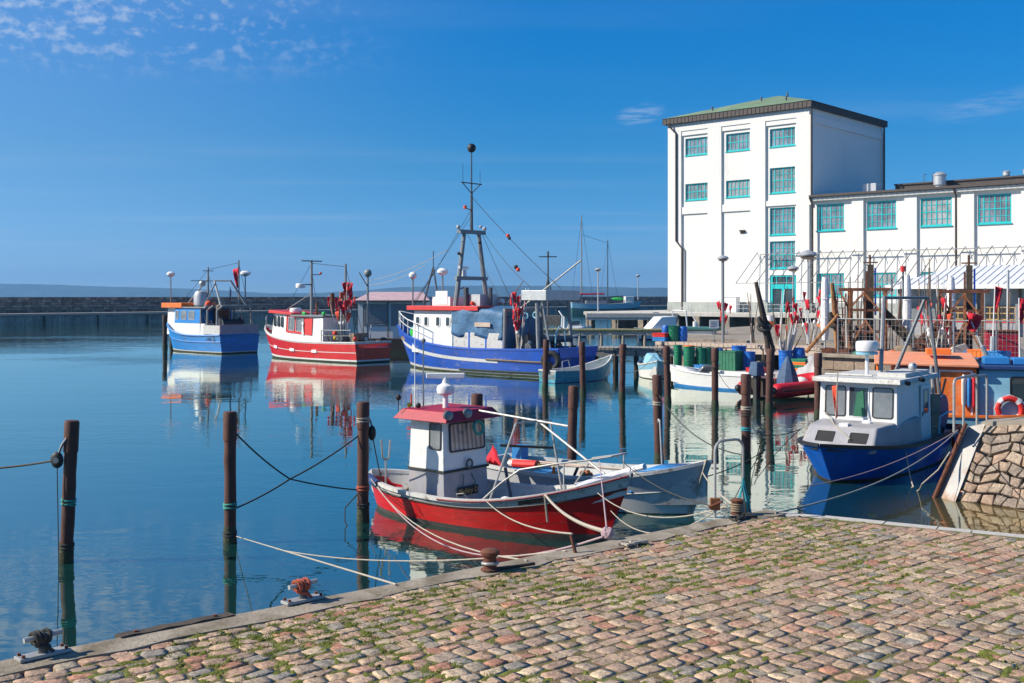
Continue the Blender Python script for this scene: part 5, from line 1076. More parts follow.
def clutter(root, x0, x1, yw, z0, n, seed, zmax=1.4):
    rr = random.Random(seed)
    for i in range(n):
        x, y = x0+(x1-x0)*rr.random(), yw*(2*rr.random()-1); h = zmax*(.25+.75*rr.random()); k = rr.randrange(5); mt_ = rr.choice(('black','dark_steel','wood','rust','navy','green_dark','worn_white','plastic_orange','wood_dark'))
        if k == 0: part(root, 'deck_pole', mt_, lambda m: m.cyl((x,y,z0),(x+rr.random()-.5,y+.6*(rr.random()-.5),z0+h*2.2),.035,n=5))
        elif k == 1: part(root, 'deck_box', mt_, lambda m: m.cb((x,y,z0+h*.2),(.3+.4*rr.random(),.3+.4*rr.random(),h*.4),0,rr.random()), bevel=.02)
        elif k == 2: part(root, 'float', rr.choice(('flag_orange','plastic_red','yellow','white_clean')), lambda m: m.ball((x,y,z0+h*.5),.12+.08*rr.random(),9,6))
        elif k == 3: part(root, 'rope_coil', 'rope_dark', lambda m: [m.torus((x,y,z0+.05+.06*j),.22,.035,(.1*rr.random(),.1*rr.random(),1),12,5) for j in range(4)])
        else: part(root, 'gear_drum', mt_, lambda m: m.cyl((x-.25,y,z0+h*.4),(x+.25,y+.1,z0+h*.4),.14+.14*rr.random(),n=10))
clutter(bc, -4.2,-1.7, 1.3, 1.2, 22, 41, 2.0); clutter(rc_, -5.0,-2.6, 1.3, .95, 24, 42, 1.6); clutter(tw, -6.2,-3.4, 1.6, 1.0, 26, 43, 1.7); clutter(tw, -.9,.6, 1.2, 3.82, 8, 44, .8)
clutter(rb_, .1,2.2, .55, .25, 9, 45, .35); clutter(cbt, -3.4,-1.8, .9, .64, 12, 46, .9); clutter(ob, -4.2,-2.7, 1., .7, 9, 47, 1.0); clutter(wb, -2.1,.8, .5, .2, 8, 48, .3)
part(bc, 'wire_stay', 'rope_dark', lambda m: [m.cyl(a,b,.018,n=4) for a,b in (((-.3,0,6.5),(3.4,0,3.9)),((-.3,0,6.5),(-3.3,-.8,7.0)),((-.3,0,6.2),(-4.2,1.2,1.6)),((-3.3,-.8,7.0),(-4.4,-1.4,1.6)))]); part(rc_, 'wire_stay', 'rope_dark', lambda m: [m.cyl(a,b,.018,n=4) for a,b in (((.6,0,6.7),(4.6,0,2.2)),((.6,0,6.7),(-2.6,-.4,6.4)),((-2.6,-.4,6.4),(-5,0,1.4)),((.6,0,6.2),(-1.8,1.3,3.1)))])
part(bc, 'deck_hose', 'rope_dark', lambda m: m.tube([(-2.0,1.4,2.9),(-2.4,1.5,2.2),(-3.0,1.5,2.5),(-3.6,1.5,1.9)],.05,6))

# --- hut on a pontoon between cutter and trawler
hu = thing('pontoon_hut', 'white hut with grey shutters and pinkish roof, behind the red cutter', 'hut', (-12.6,90,0))
part(hu, 'pontoon', 'wood_dark', lambda m: m.box(-.6,6.2,-1.2,5.2,-.5,.95)); hw = part(hu, 'wall', 'white_paint', lambda m: m.box(0,5.6,0,4.6,.951,3.95))
part(hu, 'roof', 'pink_roof', lambda m: m.hexa([(-.3,-.4,3.952),(5.9,-.4,3.952),(5.9,5,3.952),(-.3,5,3.952),(-.3,-.4,4.06),(5.9,-.4,4.06),(5.0,3.5,4.75),(.6,3.5,4.75)]))
for x in (.5,2.7): part(hw, 'shutter', 'grey_paint', lambda m: [m.box(x,x+1.9,-.05,-.003,1.95,3.75)]+[m.box(x+.02,x+1.88,-.07,-.051,2.0+.22*i,2.12+.22*i) for i in range(8)])
part(hw, 'gutter', 'dark_steel', lambda m: (m.cyl((-.3,-.45,3.98),(5.9,-.45,3.98),.07,n=6), m.cyl((2.45,-.1,.96),(2.45,-.1,3.95),.06,n=6)))

# --- small boats
def dinghy(name, label, x, y, hx, hy, L, B, sh, mats, capm, inm, bands, cat='dinghy', transom=.75, extra=None):
    t = boat(name, label, cat, x, y, hx, hy); p, s = hull(t, L, B, sh, -.25, bands=bands, transom=transom, bf=2.4, rake=.35, thick=.05, mats=mats, capm=capm, deckm=inm, inm=inm, floor=.15, n=20)
    for xx in (-.22,.1): part(t, 'thwart', 'wood_grey', lambda m: m.box(xx*L-.12,xx*L+.12,-B*.42,B*.42,.36,.40))
    if extra: extra(t, p)
    return t
def ex1(t, p):
    part(t, 'outboard_motor', 'black', lambda m: (m.box(-2.45,-2.1,-.16,.16,.55,1.05), m.cyl((-2.3,0,.55),(-2.35,0,-.3),.07,n=7)), bevel=.04)
    part(t, 'handrail', 'zinc', lambda m: m.tube([(-1.9,-.7,.5),(-1.9,-.7,1.1),(-1.5,-.72,1.15),(-1.3,-.72,.5)],.025,6))
dinghy('dinghy', 'small dark turquoise dinghy lying at the trawler stern', 3.55,57.2, .77,.64, 4.6,1.75, (.62,.6,1.25), ('turq_paint','navy'), 'worn_white','worn_white', ((-1,.05,1),(.05,.98,0)), extra=ex1)
def ex2(t, p):
    part(t, 'foredeck', 'white_clean', lambda m: m.add([(.9,-.78,.72),(1.9,-.4,.9),(2.3,0,.98),(1.9,.4,.9),(.9,.78,.72)],[(0,1,2,3,4)]), solid=.04)
    part(t, 'windscreen', 'glass_dim', lambda m: m.sheet(lambda u,v: (1.0-.35*v-.5*(2*u-1)**2, .75*(2*u-1), .72+.35*v), 8, 3), solid=.02)
    part(t, 'seat', 'white_paint', lambda m: m.box(-.6,.2,-.6,.6,.3,.62), bevel=.05)
dinghy('motor_launch', 'white open motor launch with blue bottom below the green bins', 9.75,52.6, -.74,.67, 5.4,1.9, (.72,.72,1.0), ('white_clean','plastic_blue','white_paint'), 'white_clean','white_paint', ((-1,.14,1),(.14,.55,0),(.55,1,2)), 'motorboat', .85, ex2)
def ex3(t, p): part(t, 'cover', 'sky_paint', lambda m: m.hexa([(-1.6,-.6,.7),(1.0,-.5,.75),(1.0,.5,.75),(-1.6,.6,.7),(-1.4,-.3,1.25),(.6,-.2,1.2),(.6,.2,1.2),(-1.4,.3,1.25)]), bevel=.08)
dinghy('dinghy', 'pale blue dinghy with its bow to the camera beside the low jetty', 7.7,59.6, -.05,-1, 4.4,1.7, (.75,.7,1.0), ('sky_paint','weed','white_paint'), 'worn_white','worn_white', ((-1,.05,1),(.05,.6,2),(.6,1,0)), extra=ex3)
# inflatable
inf = boat('inflatable_boat', 'red inflatable boat with black outboard and covered console', 'inflatable boat', 12.25,48.6, .75,.66)
tub = [(-2.1,-.78,.36),(-1.9,-.78,.34),(-.8,-.78,.33),(.5,-.78,.35),(1.25,-.62,.42),(1.75,-.28,.52),(1.85,0,.55),(1.75,.28,.52),(1.25,.62,.42),(.5,.78,.35),(-.8,.78,.33),(-1.9,.78,.34),(-2.1,.78,.36)]
part(inf, 'tube', 'hypalon', lambda m: m.tube(tub, .27, 12, 0, True, [.16]+[.27]*11+[.16]), ang=60)
part(inf, 'rubbing_strip', 'black', lambda m: [m.tube([(x,y*1.335,z) for x,y,z in tub[1:-1]], .03, 5)]); [part(inf, 'tube_cone', 'black', lambda m: m.ball((-2.15,y,.36),.14,9,6)) for y in (-.78,.78)]
part(inf, 'floor', 'skin_grey', lambda m: m.box(-1.7,1.2,-.6,.6,.15,.2)); part(inf, 'transom_board', 'wood_dark', lambda m: m.box(-1.75,-1.68,-.6,.6,.1,.75))
part(inf, 'covered_console', 'tarp_navy', lambda m: m.lathe([(.48,0),(.46,.3),(.34,.7),(.20,1.05),(.10,1.25),(.03,1.32)],(-.25,-.1,.2),9), ang=20)
part(inf, 'bow_bag', 'white_clean', lambda m: m.ball((.9,.1,.5),.3,10,6,sc=(1,1,.6)))
om_ = part(inf, 'outboard_motor', ('black','tarp_navy'), lambda m: (m.hexa([(-2.35,-.22,.85),(-1.8,-.2,.85),(-1.8,.2,.85),(-2.35,.22,.85),(-2.25,-.16,1.4),(-1.85,-.15,1.35),(-1.85,.15,1.35),(-2.25,.16,1.4)],1), m.hexa([(-2.2,-.1,-.2),(-1.95,-.1,-.2),(-1.95,.1,-.2),(-2.2,.1,-.2),(-2.2,-.1,.86),(-1.9,-.1,.86),(-1.9,.1,.86),(-2.2,.1,.86)])), bevel=.05)
inf.scale = (1.15,1.15,1.15)
# far craft
gs = boat('sailing_ship', 'distant green-hulled sailing ship with two tall masts by the breakwater', 'sailing ship', 22.5,262, 1,.1)
hull(gs, 17, 4.4, (2.9,2.5,3.2), -1, bands=((-1,.55,0),(.55,1,1)), transom=.7, mats=('hull_green','sky_paint'), capm='worn_white', n=18, rake=1.5)
part(gs, 'mast', 'wood_grey', lambda m: m.cyl((-6,0,2),(-6,0,23.6),.17,.10,7)); part(gs, 'mast', 'wood_grey', lambda m: m.cyl((.3,0,2),(.3,0,17.8),.15,.09,7))
part(gs, 'deckhouse', 'white_paint', lambda m: m.box(4.4,6.4,-1.2,1.2,2.4,4.3), bevel=.06); part(gs, 'covers', ('flag_red','green_bright','skin_grey'), lambda m: (m.cyl((-12.5,0,4.8),(-.5,0,4.9),.22,n=7,m=0), m.ball((2.6,0,3.7),.8,9,6,1,(2.,1,.45)), m.box(-5,0,-.8,.8,2.4,3.3,2)))
part(gs, 'boom', 'wood', lambda m: m.cyl((.3,0,4.2),(4,0,4.4),.1,n=6)); part(gs, 'rigging', 'rope_dark', lambda m: [m.cyl(a,b,.035,n=4) for a,b in (((-6,0,23),(-8.2,1.8,3)),((-6,0,22.8),(-3.5,-1.8,3)),((-6,0,19),(.3,0,17)),((.3,0,17.4),(3.2,1.5,3)),((.3,0,17),(-2,-1.5,3)))])
def cruiser(label, x, y, hx, hy, L, wheel, group='white motorboats beyond the jetties'):
    t = boat('motor_cruiser', label, 'motorboat', x, y, hx, hy, group); hull(t, L, L*.36, (.9,.9,1.25), -.3, bands=((-1,.1,1),(.1,1,0)), mats=('white_clean','navy'), capm='white_clean', deckm='white_paint', n=16, bul=.1)
    c = part(t, 'cabin', 'white_clean', lambda m: m.hexa([(-.15*L,-.14*L,.9),(.30*L,-.09*L,1.0),(.30*L,.09*L,1.0),(-.15*L,.14*L,.9),(-.12*L,-.12*L,1.75+wheel),(.10*L,-.09*L,1.7+wheel),(.10*L,.09*L,1.7+wheel),(-.12*L,.12*L,1.75+wheel)]), bevel=.08)
    window(c, (-.15*L,-.14*L,.9),(.30*L,-.09*L,1.0),(-.12*L,-.12*L,1.75), .1,.7,.45,.9,'black','glass',.04,.03,.05)
    part(t, 'radar_arch', 'white_clean', lambda m: (m.tube([(-.3*L,-.15*L,.9),(-.28*L,-.14*L,2.3+wheel),(-.28*L,.14*L,2.3+wheel),(-.3*L,.15*L,.9)],.08,6), m.bar((-.28*L,-.1*L,2.3+wheel),(-.42*L,.1*L,2.9+wheel),.1,.06)))
    return t
cruiser('white cabin cruiser with raked windscreen beyond the mossy jetty', 15.4,112, -.8,-.5, 7.5, .6)
cruiser('small white speedboat alone beyond the left end of the mossy jetty', 6.6,118, .9,-.2, 4., -.1)
gbt = boat('work_boat', 'small white work boat with green top behind the pale jetty', 'work boat', 13.3,77, .9,-.4)
hull(gbt, 4.6, 1.9, (1.0,.9,1.2), -.3, bands=((-1,.1,0),(.1,1,0)), mats=('white_clean',), capm='white_clean', n=16, bul=.1); part(gbt, 'wheelhouse', 'white_paint', lambda m: m.box(-.9,.9,-.65,.65,.9,2.0), bevel=.05); part(gbt, 'green_top', 'hull_green', lambda m: m.box(-1.4,1.3,-.85,.85,2.0,2.25), bevel=.08)
flagpole_bundle(gbt, (1.6,0,1.), 8, 3.0, .8, 3, fs=.40, cols=('flag_red',))
part(gbt, 'mast', 'white_clean', lambda m: (m.cyl((-.2,0,2.2),(-.9,0,3.4),.04,n=5), m.cyl((-.5,0,2.2),(-.5,0,2.6),.16,n=8)))

# ------------------------------------------------------------------ mooring piles
def pile(label, px, top, d, r=.10, lean=(0,0), h=2.34, mt='pile_rust', bands=()):
    X = (px-512)/FPX*d; t = thing('mooring_pile', label, 'mooring pile', (X,d,0), 0, 'mooring piles in the harbour')
    tp = Vector((lean[0],lean[1],h)); bt = Vector((-lean[0]*.6,-lean[1]*.6,-2.2))
    rj = random.Random(int(px)); part(t, 'shaft', mt, lambda m: m.tube([bt]+[tp*(.8*k/9)+Vector((rj.random()-.5,rj.random()-.5,0))*r*.10 for k in range(10)],r,14,0,True,[r]+[r*(.96+.08*rj.random()) for k in range(10)])); part(t, 'top_sleeve', mt, lambda m: m.tube([tp*.78, tp*.985, tp],r*1.16,14,0,True,[r*1.14,r*1.14,r*1.02]))
    part(t, 'weed_band', 'weed', lambda m: m.tube([bt*.3, Vector((0,0,.0)), tp*.05, tp*.09, tp*.13],r*1.07,14,0,True,[r*1.12,r*1.16,r*1.13,r*1.09,r*1.0]))
    for z, mtb in bands:
        part(t, 'rope_turns', mtb, lambda m: [m.torus(tp*((z+.03*k)/h),r*1.06,.015,(lean[0]*.3+.1*math.sin(k*2+z*9),.1*math.cos(k*3),1),14,6) for k in range(4)])
    return t
pile('rusty mooring pile with pulley block, nearest the left edge', 66, 422, 18.2, .105, (.10,0), bands=((.95,'net_green'),(.22,'rope_dark')))
pile('rusty mooring pile standing alone between the left pile and the red motorboat', 230, 410, 19.6, .105, bands=((.62,'net_green'),(.12,'rope_dark')))
pile('rusty mooring pile right at the stern of the red motorboat', 363, 402, 21.4, .11, bands=((1.95,'rope_pale'),(.62,'rope_red'),(.28,'rope_dark')))
pile('rusty pile top showing behind the wheelhouse roof of the red motorboat', 477, 395, 23.2, .11)
pile('rusty pile behind the open pale grey rowing boat', 571, 386, 25.2, .105, (.06,0))
pile('rusty pile right of the open pale grey boat, over open water', 659, 375, 28.7, .115, (-.05,0), bands=((1.55,'rope_pale'),))
pile('rusty pile wrapped in rope turns, in front of the inflatable boat', 746, 374, 29.0, .12, bands=((1.4,'rope_pale'),(1.25,'wood_dark'),(.85,'rope_teal')))
pile('thin rusty pile nearest the trawler stern', 545, 340, 52., .13, (.06,0)); pile('thin rusty pile in front of the turquoise dinghy', 583, 342, 49.3, .13, (-.05,0))
pile('thin rusty pile left of the pale blue dinghy', 622, 344, 47.2, .13, (.04,0)); pile('thin rusty pile at the bow of the white launch', 668, 346, 45.3, .13, (-.07,0), bands=((1.6,'rope_dark'),))
pile('thin rusty pile in front of the middle of the white launch', 715, 348, 43.6, .13, bands=((1.5,'rope_dark'),)); pile('thin rusty pile in front of the covered inflatable console', 769, 349, 42.8, .14, (.06,0))
pile('thin rusty pile between the inflatable and the cabin boat', 818, 353, 39.8, .13)
for i, (px, d, lab) in enumerate(((165,93,'dark timber pile at the bow of the blue cutter'),(172,95,'dark timber pile just behind the blue cutter bow'))): pile(lab, px, 300, d, .2, h=2.8, mt='wood_dark')

# ------------------------------------------------------------------ mooring lines
P1t, P2, P3 = Vector((-7.38,18.2,0)), Vector((-5.02,19.6,0)), Vector((-2.9,21.4,0))
blk = at(57,460,18.1); b1_ = thing('pulley_block', 'dark pulley block hanging on the leftmost pile', 'pulley block', blk)
part(b1_, 'shell', 'black', lambda m: m.ball((0,0,0),.11,12,8,sc=(1,.5,1.25))); part(b1_, 'sheave', 'steel', lambda m: m.cyl((0,-.06,0),(0,.06,0),.05,n=10)); part(b1_, 'shackle', 'steel', lambda m: m.tube([(0.02,0,.1),(.09,0,.26),(.16,0,.36)],.022,6))
rope('brown line from the left picture edge to the leftmost pile', sag(at(-60,470,17.6), blk, .05), .018, 'wood'); rope('thin line hanging down beside the leftmost pile', sag(blk, at(60,640,18.0), 0, 4), .008, 'rope_dark')
nd = at(290,479,20.6); z = lambda p, h: Vector((p.x,p.y,h))
rope('dark bridle line from the lone pile top across to the pile by the red boat', sag(z(P2,1.95)+Vector((.1,0,0)), nd, .05, 8)+sag(nd, z(P3,.62), .03, 8)[1:], .015, 'rope_dark')
rope('dark bridle line from the lone pile foot up to the pile by the red boat', sag(z(P2,.62)+Vector((.1,0,0)), nd, .03, 8)+sag(nd, z(P3,1.75), .05, 8)[1:], .015, 'rope_dark')
rope('pale rope from the lone pile down to the quay edge', sag(z(P2,.12)+Vector((.1,0,0)), on(396,586,2.2)+Vector((0,0,.012)), .0, 12), .008)
rope('long pale rope slanting low over the water under the red boat', sag(Vector((-3.11,14.55,1.05)), on(566,552,2.2)+Vector((0,0,.012)), .12), .007)
rope('dark line drooping from the pile beside the red boat stern', [z(P3,.66), at(345,508,21.2), at(345,522,21.1), at(357,543,20.9)], .012, 'rope_dark')
blk2 = thing('pulley_block', 'dark pulley block on the pile at the red boat stern', 'pulley block', at(372,433,21.5)); part(blk2, 'shell', 'black', lambda m: m.ball((0,0,0),.10,12,8,sc=(.8,.5,1.5))); part(blk2, 'shackle', 'steel', lambda m: m.tube([(0,0,.14),(-.04,0,.26),(-.1,0,.34)],.02,6))
def bl_(p): return rb_.matrix_basis @ Vector(p)
stn = bl_(pt(.03,1,-1,.03)); 
rope('dark line from the pile block to the red boat stern', sag(at(372,433,21.5), bl_(pt(.16,1,-1,-.1,.02)), .04, 8), .012, 'rope_dark')
rope('white stern rope of the red boat running down to the quay', sag(stn, on(527,562,2.2)+Vector((0,0,.012)), .35), .008, 'rope_pale'); rope('pink-white rope sagging along the red hull to the quay knot', sag(stn+Vector((.05,0,-.02)), on(603,540,2.2)+Vector((0,0,.03)), .75, 20), .010, 'rope_pink')
rope('tan rope from the red boat side to the rusty quay rod', sag(bl_(pt(.63,1,-1,.04)), on(572,545,2.2)+Vector((0,0,.1)), .12), .009)
rope('thick white rope from the red boat bow to the quay knot', sag(bl_(pt(.80,1,-1,.05)), on(606,538,2.2)+Vector((0,0,.06)), .10), .021, 'rope_pale'); rope('frayed white rope end hanging at the red bow', sag(bl_(pt(.80,1,-1,.07)), bl_(pt(.81,.42,-1,.09)), 0, 5), .022, 'rope_pale')
rope('thin pink line hanging straight from the bow rail to the knot', sag(bl_(pt(.93,1,-1,.03,.4)), on(607,538,2.2)+Vector((0,0,.06)), 0, 5), .008, 'rope_pink')
wl_ = lambda p: wb.matrix_basis @ Vector(p)
q2 = on(737,514,2.2)
for i, (s, f, sd, lab, mt_) in enumerate(((.97,1,-1,'upper line from the red boat bow rail to the right bollard','rope_dark'),(.93,.85,-1,'pale line from the red boat bow to the right bollard','rope_pale'),(.98,.5,-1,'lowest line from the red boat stem to the right bollard','rope_pale'))):
    rope(lab, sag(bl_(pt(s,f,sd,.03,.4 if i == 0 else 0)), q2+Vector((-.1,0,.05+.03*i)), .15+.1*i), .008, mt_)
rope('pale line from the open boat stem to the right bollard', sag(wl_(pt2(.985,.8,-1,.05)), q2+Vector((-.05,0,.1)), .05), .012); rope('dark line from the open boat stem off to the far pile', sag(wl_(pt2(.985,.7,1,.05)), at(770,446,33), .1), .012, 'rope_dark')
rope('dark line stooping from the far pile to the hoop rail', sag(at(659,395,28.6), on(743,455,1.9), .3), .011, 'rope_dark')
cl_ = lambda p: cbt.matrix_basis @ Vector(p)
rr1 = at(958,430,24.4)
rope('pale rope from the pier rail past the blue bow towards the quay', sag(rr1, on(775,514,2.2)+Vector((0,0,.01)), .25, 20), .010); rope('pink rope from the pier rail across the blue hull', sag(rr1, at(800,487,22), .20, 20), .009, 'rope_pink')
rope('pale rope looping down from the cabin boat side', sag(cl_((1.2,1.15,.85)), at(922,484,24.2), .55, 16)+[at(938,470,24.2), at(950,452,24.2)], .016)
rope('pale line lying over the grey trunk cabin', [cl_((1.2,-.9,1.5)), cl_((1.7,-.5,1.34)), cl_((2.25,-.2,1.26)), cl_((2.6,.3,1.0))], .012)
rope('dark line from the wrapped pile along the inflatable', sag(at(746,432,28.9), at(818,418,39.6), .3), .012, 'rope_dark'); rope('pale loop of rope between the two middle piles', sag(at(745,410,29), at(780,410,42.6), .9), .012)
rope('white line from the jetty to the pale blue dinghy', sag(at(622,372,47.1), at(655,352,60), .4), .015); rope('thin line from the wrapped pile down to the launch', sag(at(715,365,43.5), at(735,392,46), .2), .01, 'rope_dark')
rope('shore line high over the harbour from the red cutter to the trawler', sag(at(365,281,76), at(447,250,64), .3), .014, 'rope_pale'); rope('second shore line under it from the red cutter to the trawler', sag(at(365,285,76), at(425,265,67), .3), .014, 'rope_pale')

# ------------------------------------------------------------------ fittings on the foreground quay
def cleat(label, p, rz, rope_m, s=1.0):
    t = thing('mooring_cleat', label, 'cleat', p, rz, 'steel cleats on the quay edge')
    pl_ = part(t, 'base_plate', 'galv', lambda m: m.box(-.155*s,.155*s,-.05*s,.05*s,0,.022), bevel=.004)
    for a in (-1,1):
        for b in (-1,1): part(pl_, 'bolt', 'rust', lambda m: m.cyl((a*.13*s,b*.033*s,.022),(a*.13*s,b*.033*s,.038),.011,n=6))
    part(t, 'post', 'dark_steel', lambda m: m.cyl((0,0,.02),(0,0,.12),.030,.026,10)); part(t, 'horn_bar', 'galv', lambda m: m.cyl((-.115*s,0,.115),(.115*s,0,.125),.017,n=10))
    part(t, 'rope_turns', rope_m, lambda m: ([m.torus((x*.018,0,.115),.036+.006*math.sin(x*2),.011,(1,.3*math.sin(x*1.7),.25*math.cos(x*2.3)),12,6) for x in range(-3,3)], m.tube([(.03,.03,.12),(-.03,.04,.08),(.02,-.04,.05),(.05,-.035,.025)],.011,6), m.torus((0,0,.06),.038,.012,(.2,.1,1),12,6)))
    return t
cleat('steel cleat with black rope at the left corner of the quay', on(43,657,2.2)+Vector((0,0,.008)), rzq+.1, 'rope_dark'); cleat('steel cleat wound with red-brown rope on the quay edge', on(303,602,2.2)+Vector((0,0,.008)), rzq+.05, 'rope_red')
bo = thing('bollard', 'small rusty mushroom bollard on the quay edge below the red boat', 'bollard', on(490,571,2.2)+Vector((0,0,.008)))
part(bo, 'body', 'rust', lambda m: m.lathe([(.075,0),(.075,.01),(.055,.02),(.052,.10),(.058,.115),(.075,.125),(.078,.15),(.06,.165),(.01,.17)],n=18)); part(bo, 'rope_collar', 'galv', lambda m: m.torus((0,0,.055),.06,.012,(0,.1,1))); part(bo, 'foot', 'wood_dark', lambda m: m.tube([(.06,0,.012),(.2,.06,.012),(.36,.15,.015)],.014,6))
rd_ = part(None, 'iron_rod', 'rust', lambda m: m.cyl(on(576,553,2.2)-Vector((0,0,.02)), on(571,552,2.2)+Vector((0,0,.145)),.016,.015,8)); tag(rd_, 'short rusty iron rod standing on the quay by the rope knot', 'iron rod')
kn = thing('rope_knot', 'ball of pink and white rope knotted at the quay edge', 'rope', on(607,539,2.2)); rk = random.Random(6)
part(kn, 'ball', 'rope_pink', lambda m: [m.torus((.02*(rk.random()-.5),.02*(rk.random()-.5),.055),.045,.016,(rk.random()-.5,rk.random()-.5,rk.random()-.5),12,6) for i in range(7)])
def heap(label, p, mt_, n, w, r, seed, pts_n=60):
    rh = random.Random(seed); pts = []
    for i in range(pts_n):
        a = i*.9; k = .3+.7*rh.random(); pts.append(Vector((w*k*math.cos(a)*1.6, w*.6*k*math.sin(a*1.3), .012+.025*rh.random()*(1-k)+.01*(i % 2))))
    m = MB(); m.tube(pts, r, 5); o = m.build('rope_heap', M[mt_], loc=p, rz=rzq); return tag(o, label, 'rope')
heap('loose heap of pale rope on the cobbles by the knot', on(634,545,2.2)+Vector((0,0,.004)), 'rope_pale', 9, .11, .011, 3, 40)
b2 = thing('bollard', 'rusty bollard wound with tan rope near the hoop rail', 'bollard', on(737,515,2.2)+Vector((0,0,.008)))
part(b2, 'body', 'rust', lambda m: m.lathe([(.07,0),(.07,.01),(.046,.02),(.045,.115),(.062,.125),(.066,.145),(.046,.157),(.01,.16)],n=18)); part(b2, 'rope_turns', 'wood', lambda m: [m.torus((0,0,.035+.022*k),.055,.011,(.05*math.sin(k*3),.05,1)) for k in range(4)])
heap('tangle of dark line round the right bollard', on(742,519,2.2)+Vector((0,0,.004)), 'rope_dark', 9, .14, .010, 5, 36)
hp = on(715,518,2.2); hq = on(743,514,2.2)
hoop('hoop_rail', 'tall bent grey ladder hoop beside the right bollard', hp, hq, .76, .014, 'galv', bend=.10)
nt_ = thing('rope_hank', 'turquoise rope hank hanging from the ladder hoop', 'rope', hq+Vector((0,0,.02)))
part(nt_, 'strand', 'rope_teal', lambda m: [m.tube([(0,0,.42),(.01*math.cos(k),-.012,.28),(.055*math.cos(k*1.3),.04*math.sin(k*1.3),.12),(.085*math.cos(k*1.3),.06*math.sin(k*1.3),-.02)],.007,5) for k in range(8)])
br_ = thing('iron_bracket', 'rusty iron bracket at the foot of the ladder hoop', 'bracket', hp+Vector((0,0,.08))); part(br_, 'plate', 'rust_light', lambda m: m.box(-.05,.05,-.02,.02,0,.12), bevel=.006); part(br_, 'pin', 'rust', lambda m: m.cyl((-.07,-.03,.03),(.07,-.03,.09),.014,n=7))

# ------------------------------------------------------------------ bins and gear on the landing stage
def stg(px, o=1.5, z=.62):
    r = (px-512)/FPX; bx, by = 8.9+.672*o, 56.2+.74*o; t = (by*r-bx)/(.74+.672*r); return Vector((bx+.74*t, by-.672*t, z))
def tub(name, label, p, w, h, mt, cat, top=1.12, lid=None, group='bins on the landing stage', ribs=2, barrel=False):
    t = thing(name, label, cat, p, 0, group); r = w/2
    prof = [(r*.86,0),(r*.9,.02),(r,h*.3),(r*1.02,h*.5),(r,h*.7),(r*.93,h*.93),(r*.75,h)] if barrel else [(r/top,0),(r/top*1.02,.02),(r*.99,h*.95),(r*1.07,h*.955),(r*1.07,h),(r*.96,h),(r*.9,h*.75)]
    part(t, 'body', mt, lambda m: m.lathe(prof, n=16))
    for k in range(ribs): part(t, 'rib', mt, lambda m: m.torus((0,0,h*(.33+.34*k)),r*(1.0 if barrel else (1/top+(1-1/top)*(.33+.34*k))),.022,n=16,k=6))
    if lid: part(t, 'lid', lid, lambda m: m.lathe([(r*1.03,h),(r*1.03,h+.04),(r*.3,h+.07)],n=16))
    return t
def crate(name, label, p, sx, sy, sz, mts, cat='crate', rz=FRZ, group='fish crates', layers=1):
    t = thing(name, label, cat, p, rz, group); h = sz/layers
    for k in range(layers):
        mt = mts[k % len(mts)]; z0, z1 = k*h+.004, (k+1)*h-.004
        part(t, 'crate_body', mt, lambda m: (m.box(-sx/2,sx/2,-sy/2,-sy/2+.03,z0,z1), m.box(-sx/2,sx/2,sy/2-.03,sy/2,z0,z1), m.box(-sx/2,-sx/2+.03,-sy/2+.03,sy/2-.03,z0,z1), m.box(sx/2-.03,sx/2,-sy/2+.03,sy/2-.03,z0,z1), m.box(-sx/2+.03,sx/2-.03,-sy/2+.03,sy/2-.03,z0,z0+.02)))
        part(t, 'rim', mt, lambda m: (m.box(-sx/2-.02,sx/2+.02,-sy/2-.02,-sy/2-.001,z1-.05,z1+.001), [m.box(-sx/2+sx*i/5,-sx/2+sx*i/5+.02,-sy/2-.015,-sy/2-.001,z0,z1-.052) for i in range(1,5)]))
    return t
tub('wheelie_bin', 'tall slim green bin at the left end of the landing stage', stg(678,2.2), .46, 1.15, 'green_bin', 'bin'); tub('wheelie_bin', 'green bin with orange rags on top', stg(689,1.8), .60, 1.12, 'green_bin', 'bin', lid='plastic_orange')
tub('wheelie_bin', 'green bin right of the bin with the orange rags', stg(701,2.2), .55, 1.05, 'green_bin', 'bin'); tub('wheelie_bin', 'faded dark green bin right behind the blue crate', stg(709,2.5), .52, 1.05, 'green_dark', 'bin')
tub('barrel', 'narrow blue barrel left of the big green box', stg(719,1.9), .5, 1.05, 'blue_bin', 'barrel', barrel=True); crate('storage_box', 'big square dark green box between blue barrels', stg(731,1.4), .95, .8, 1.0, ('green_dark',), 'box', group='boxes on the landing stage')
tub('barrel', 'large open blue tub behind the big green box', stg(739,2.5), .75, 1.2, 'blue_bin', 'tub'); tub('barrel', 'blue tub standing right of the big green box', stg(750,2.0), .55, .95, 'blue_bin', 'tub')
tub('barrel', 'open blue barrel holding a bunch of flag poles', stg(785.5,1.7), .68, 1.1, 'blue_bin', 'barrel'); tub('barrel', 'closed round-shouldered blue barrel beside the flag poles', stg(799,2.3), .62, 1.22, 'blue_bin', 'barrel', barrel=True)
crate('crate_stack', 'stack of green and orange striped fish crates', stg(801,1.2), .72, .55, .75, ('green_bright','plastic_orange','green_bin','plastic_orange','green_bin'), 'crate stack', layers=5); crate('fish_crate', 'low blue fish crate with red rim in front of the green bins', stg(703,.9), .75, .5, .25, ('plastic_blue',))
crate('fish_crate', 'red fish crate near the edge by the inflatable', stg(757,.7), .9, .55, .25, ('plastic_red',))
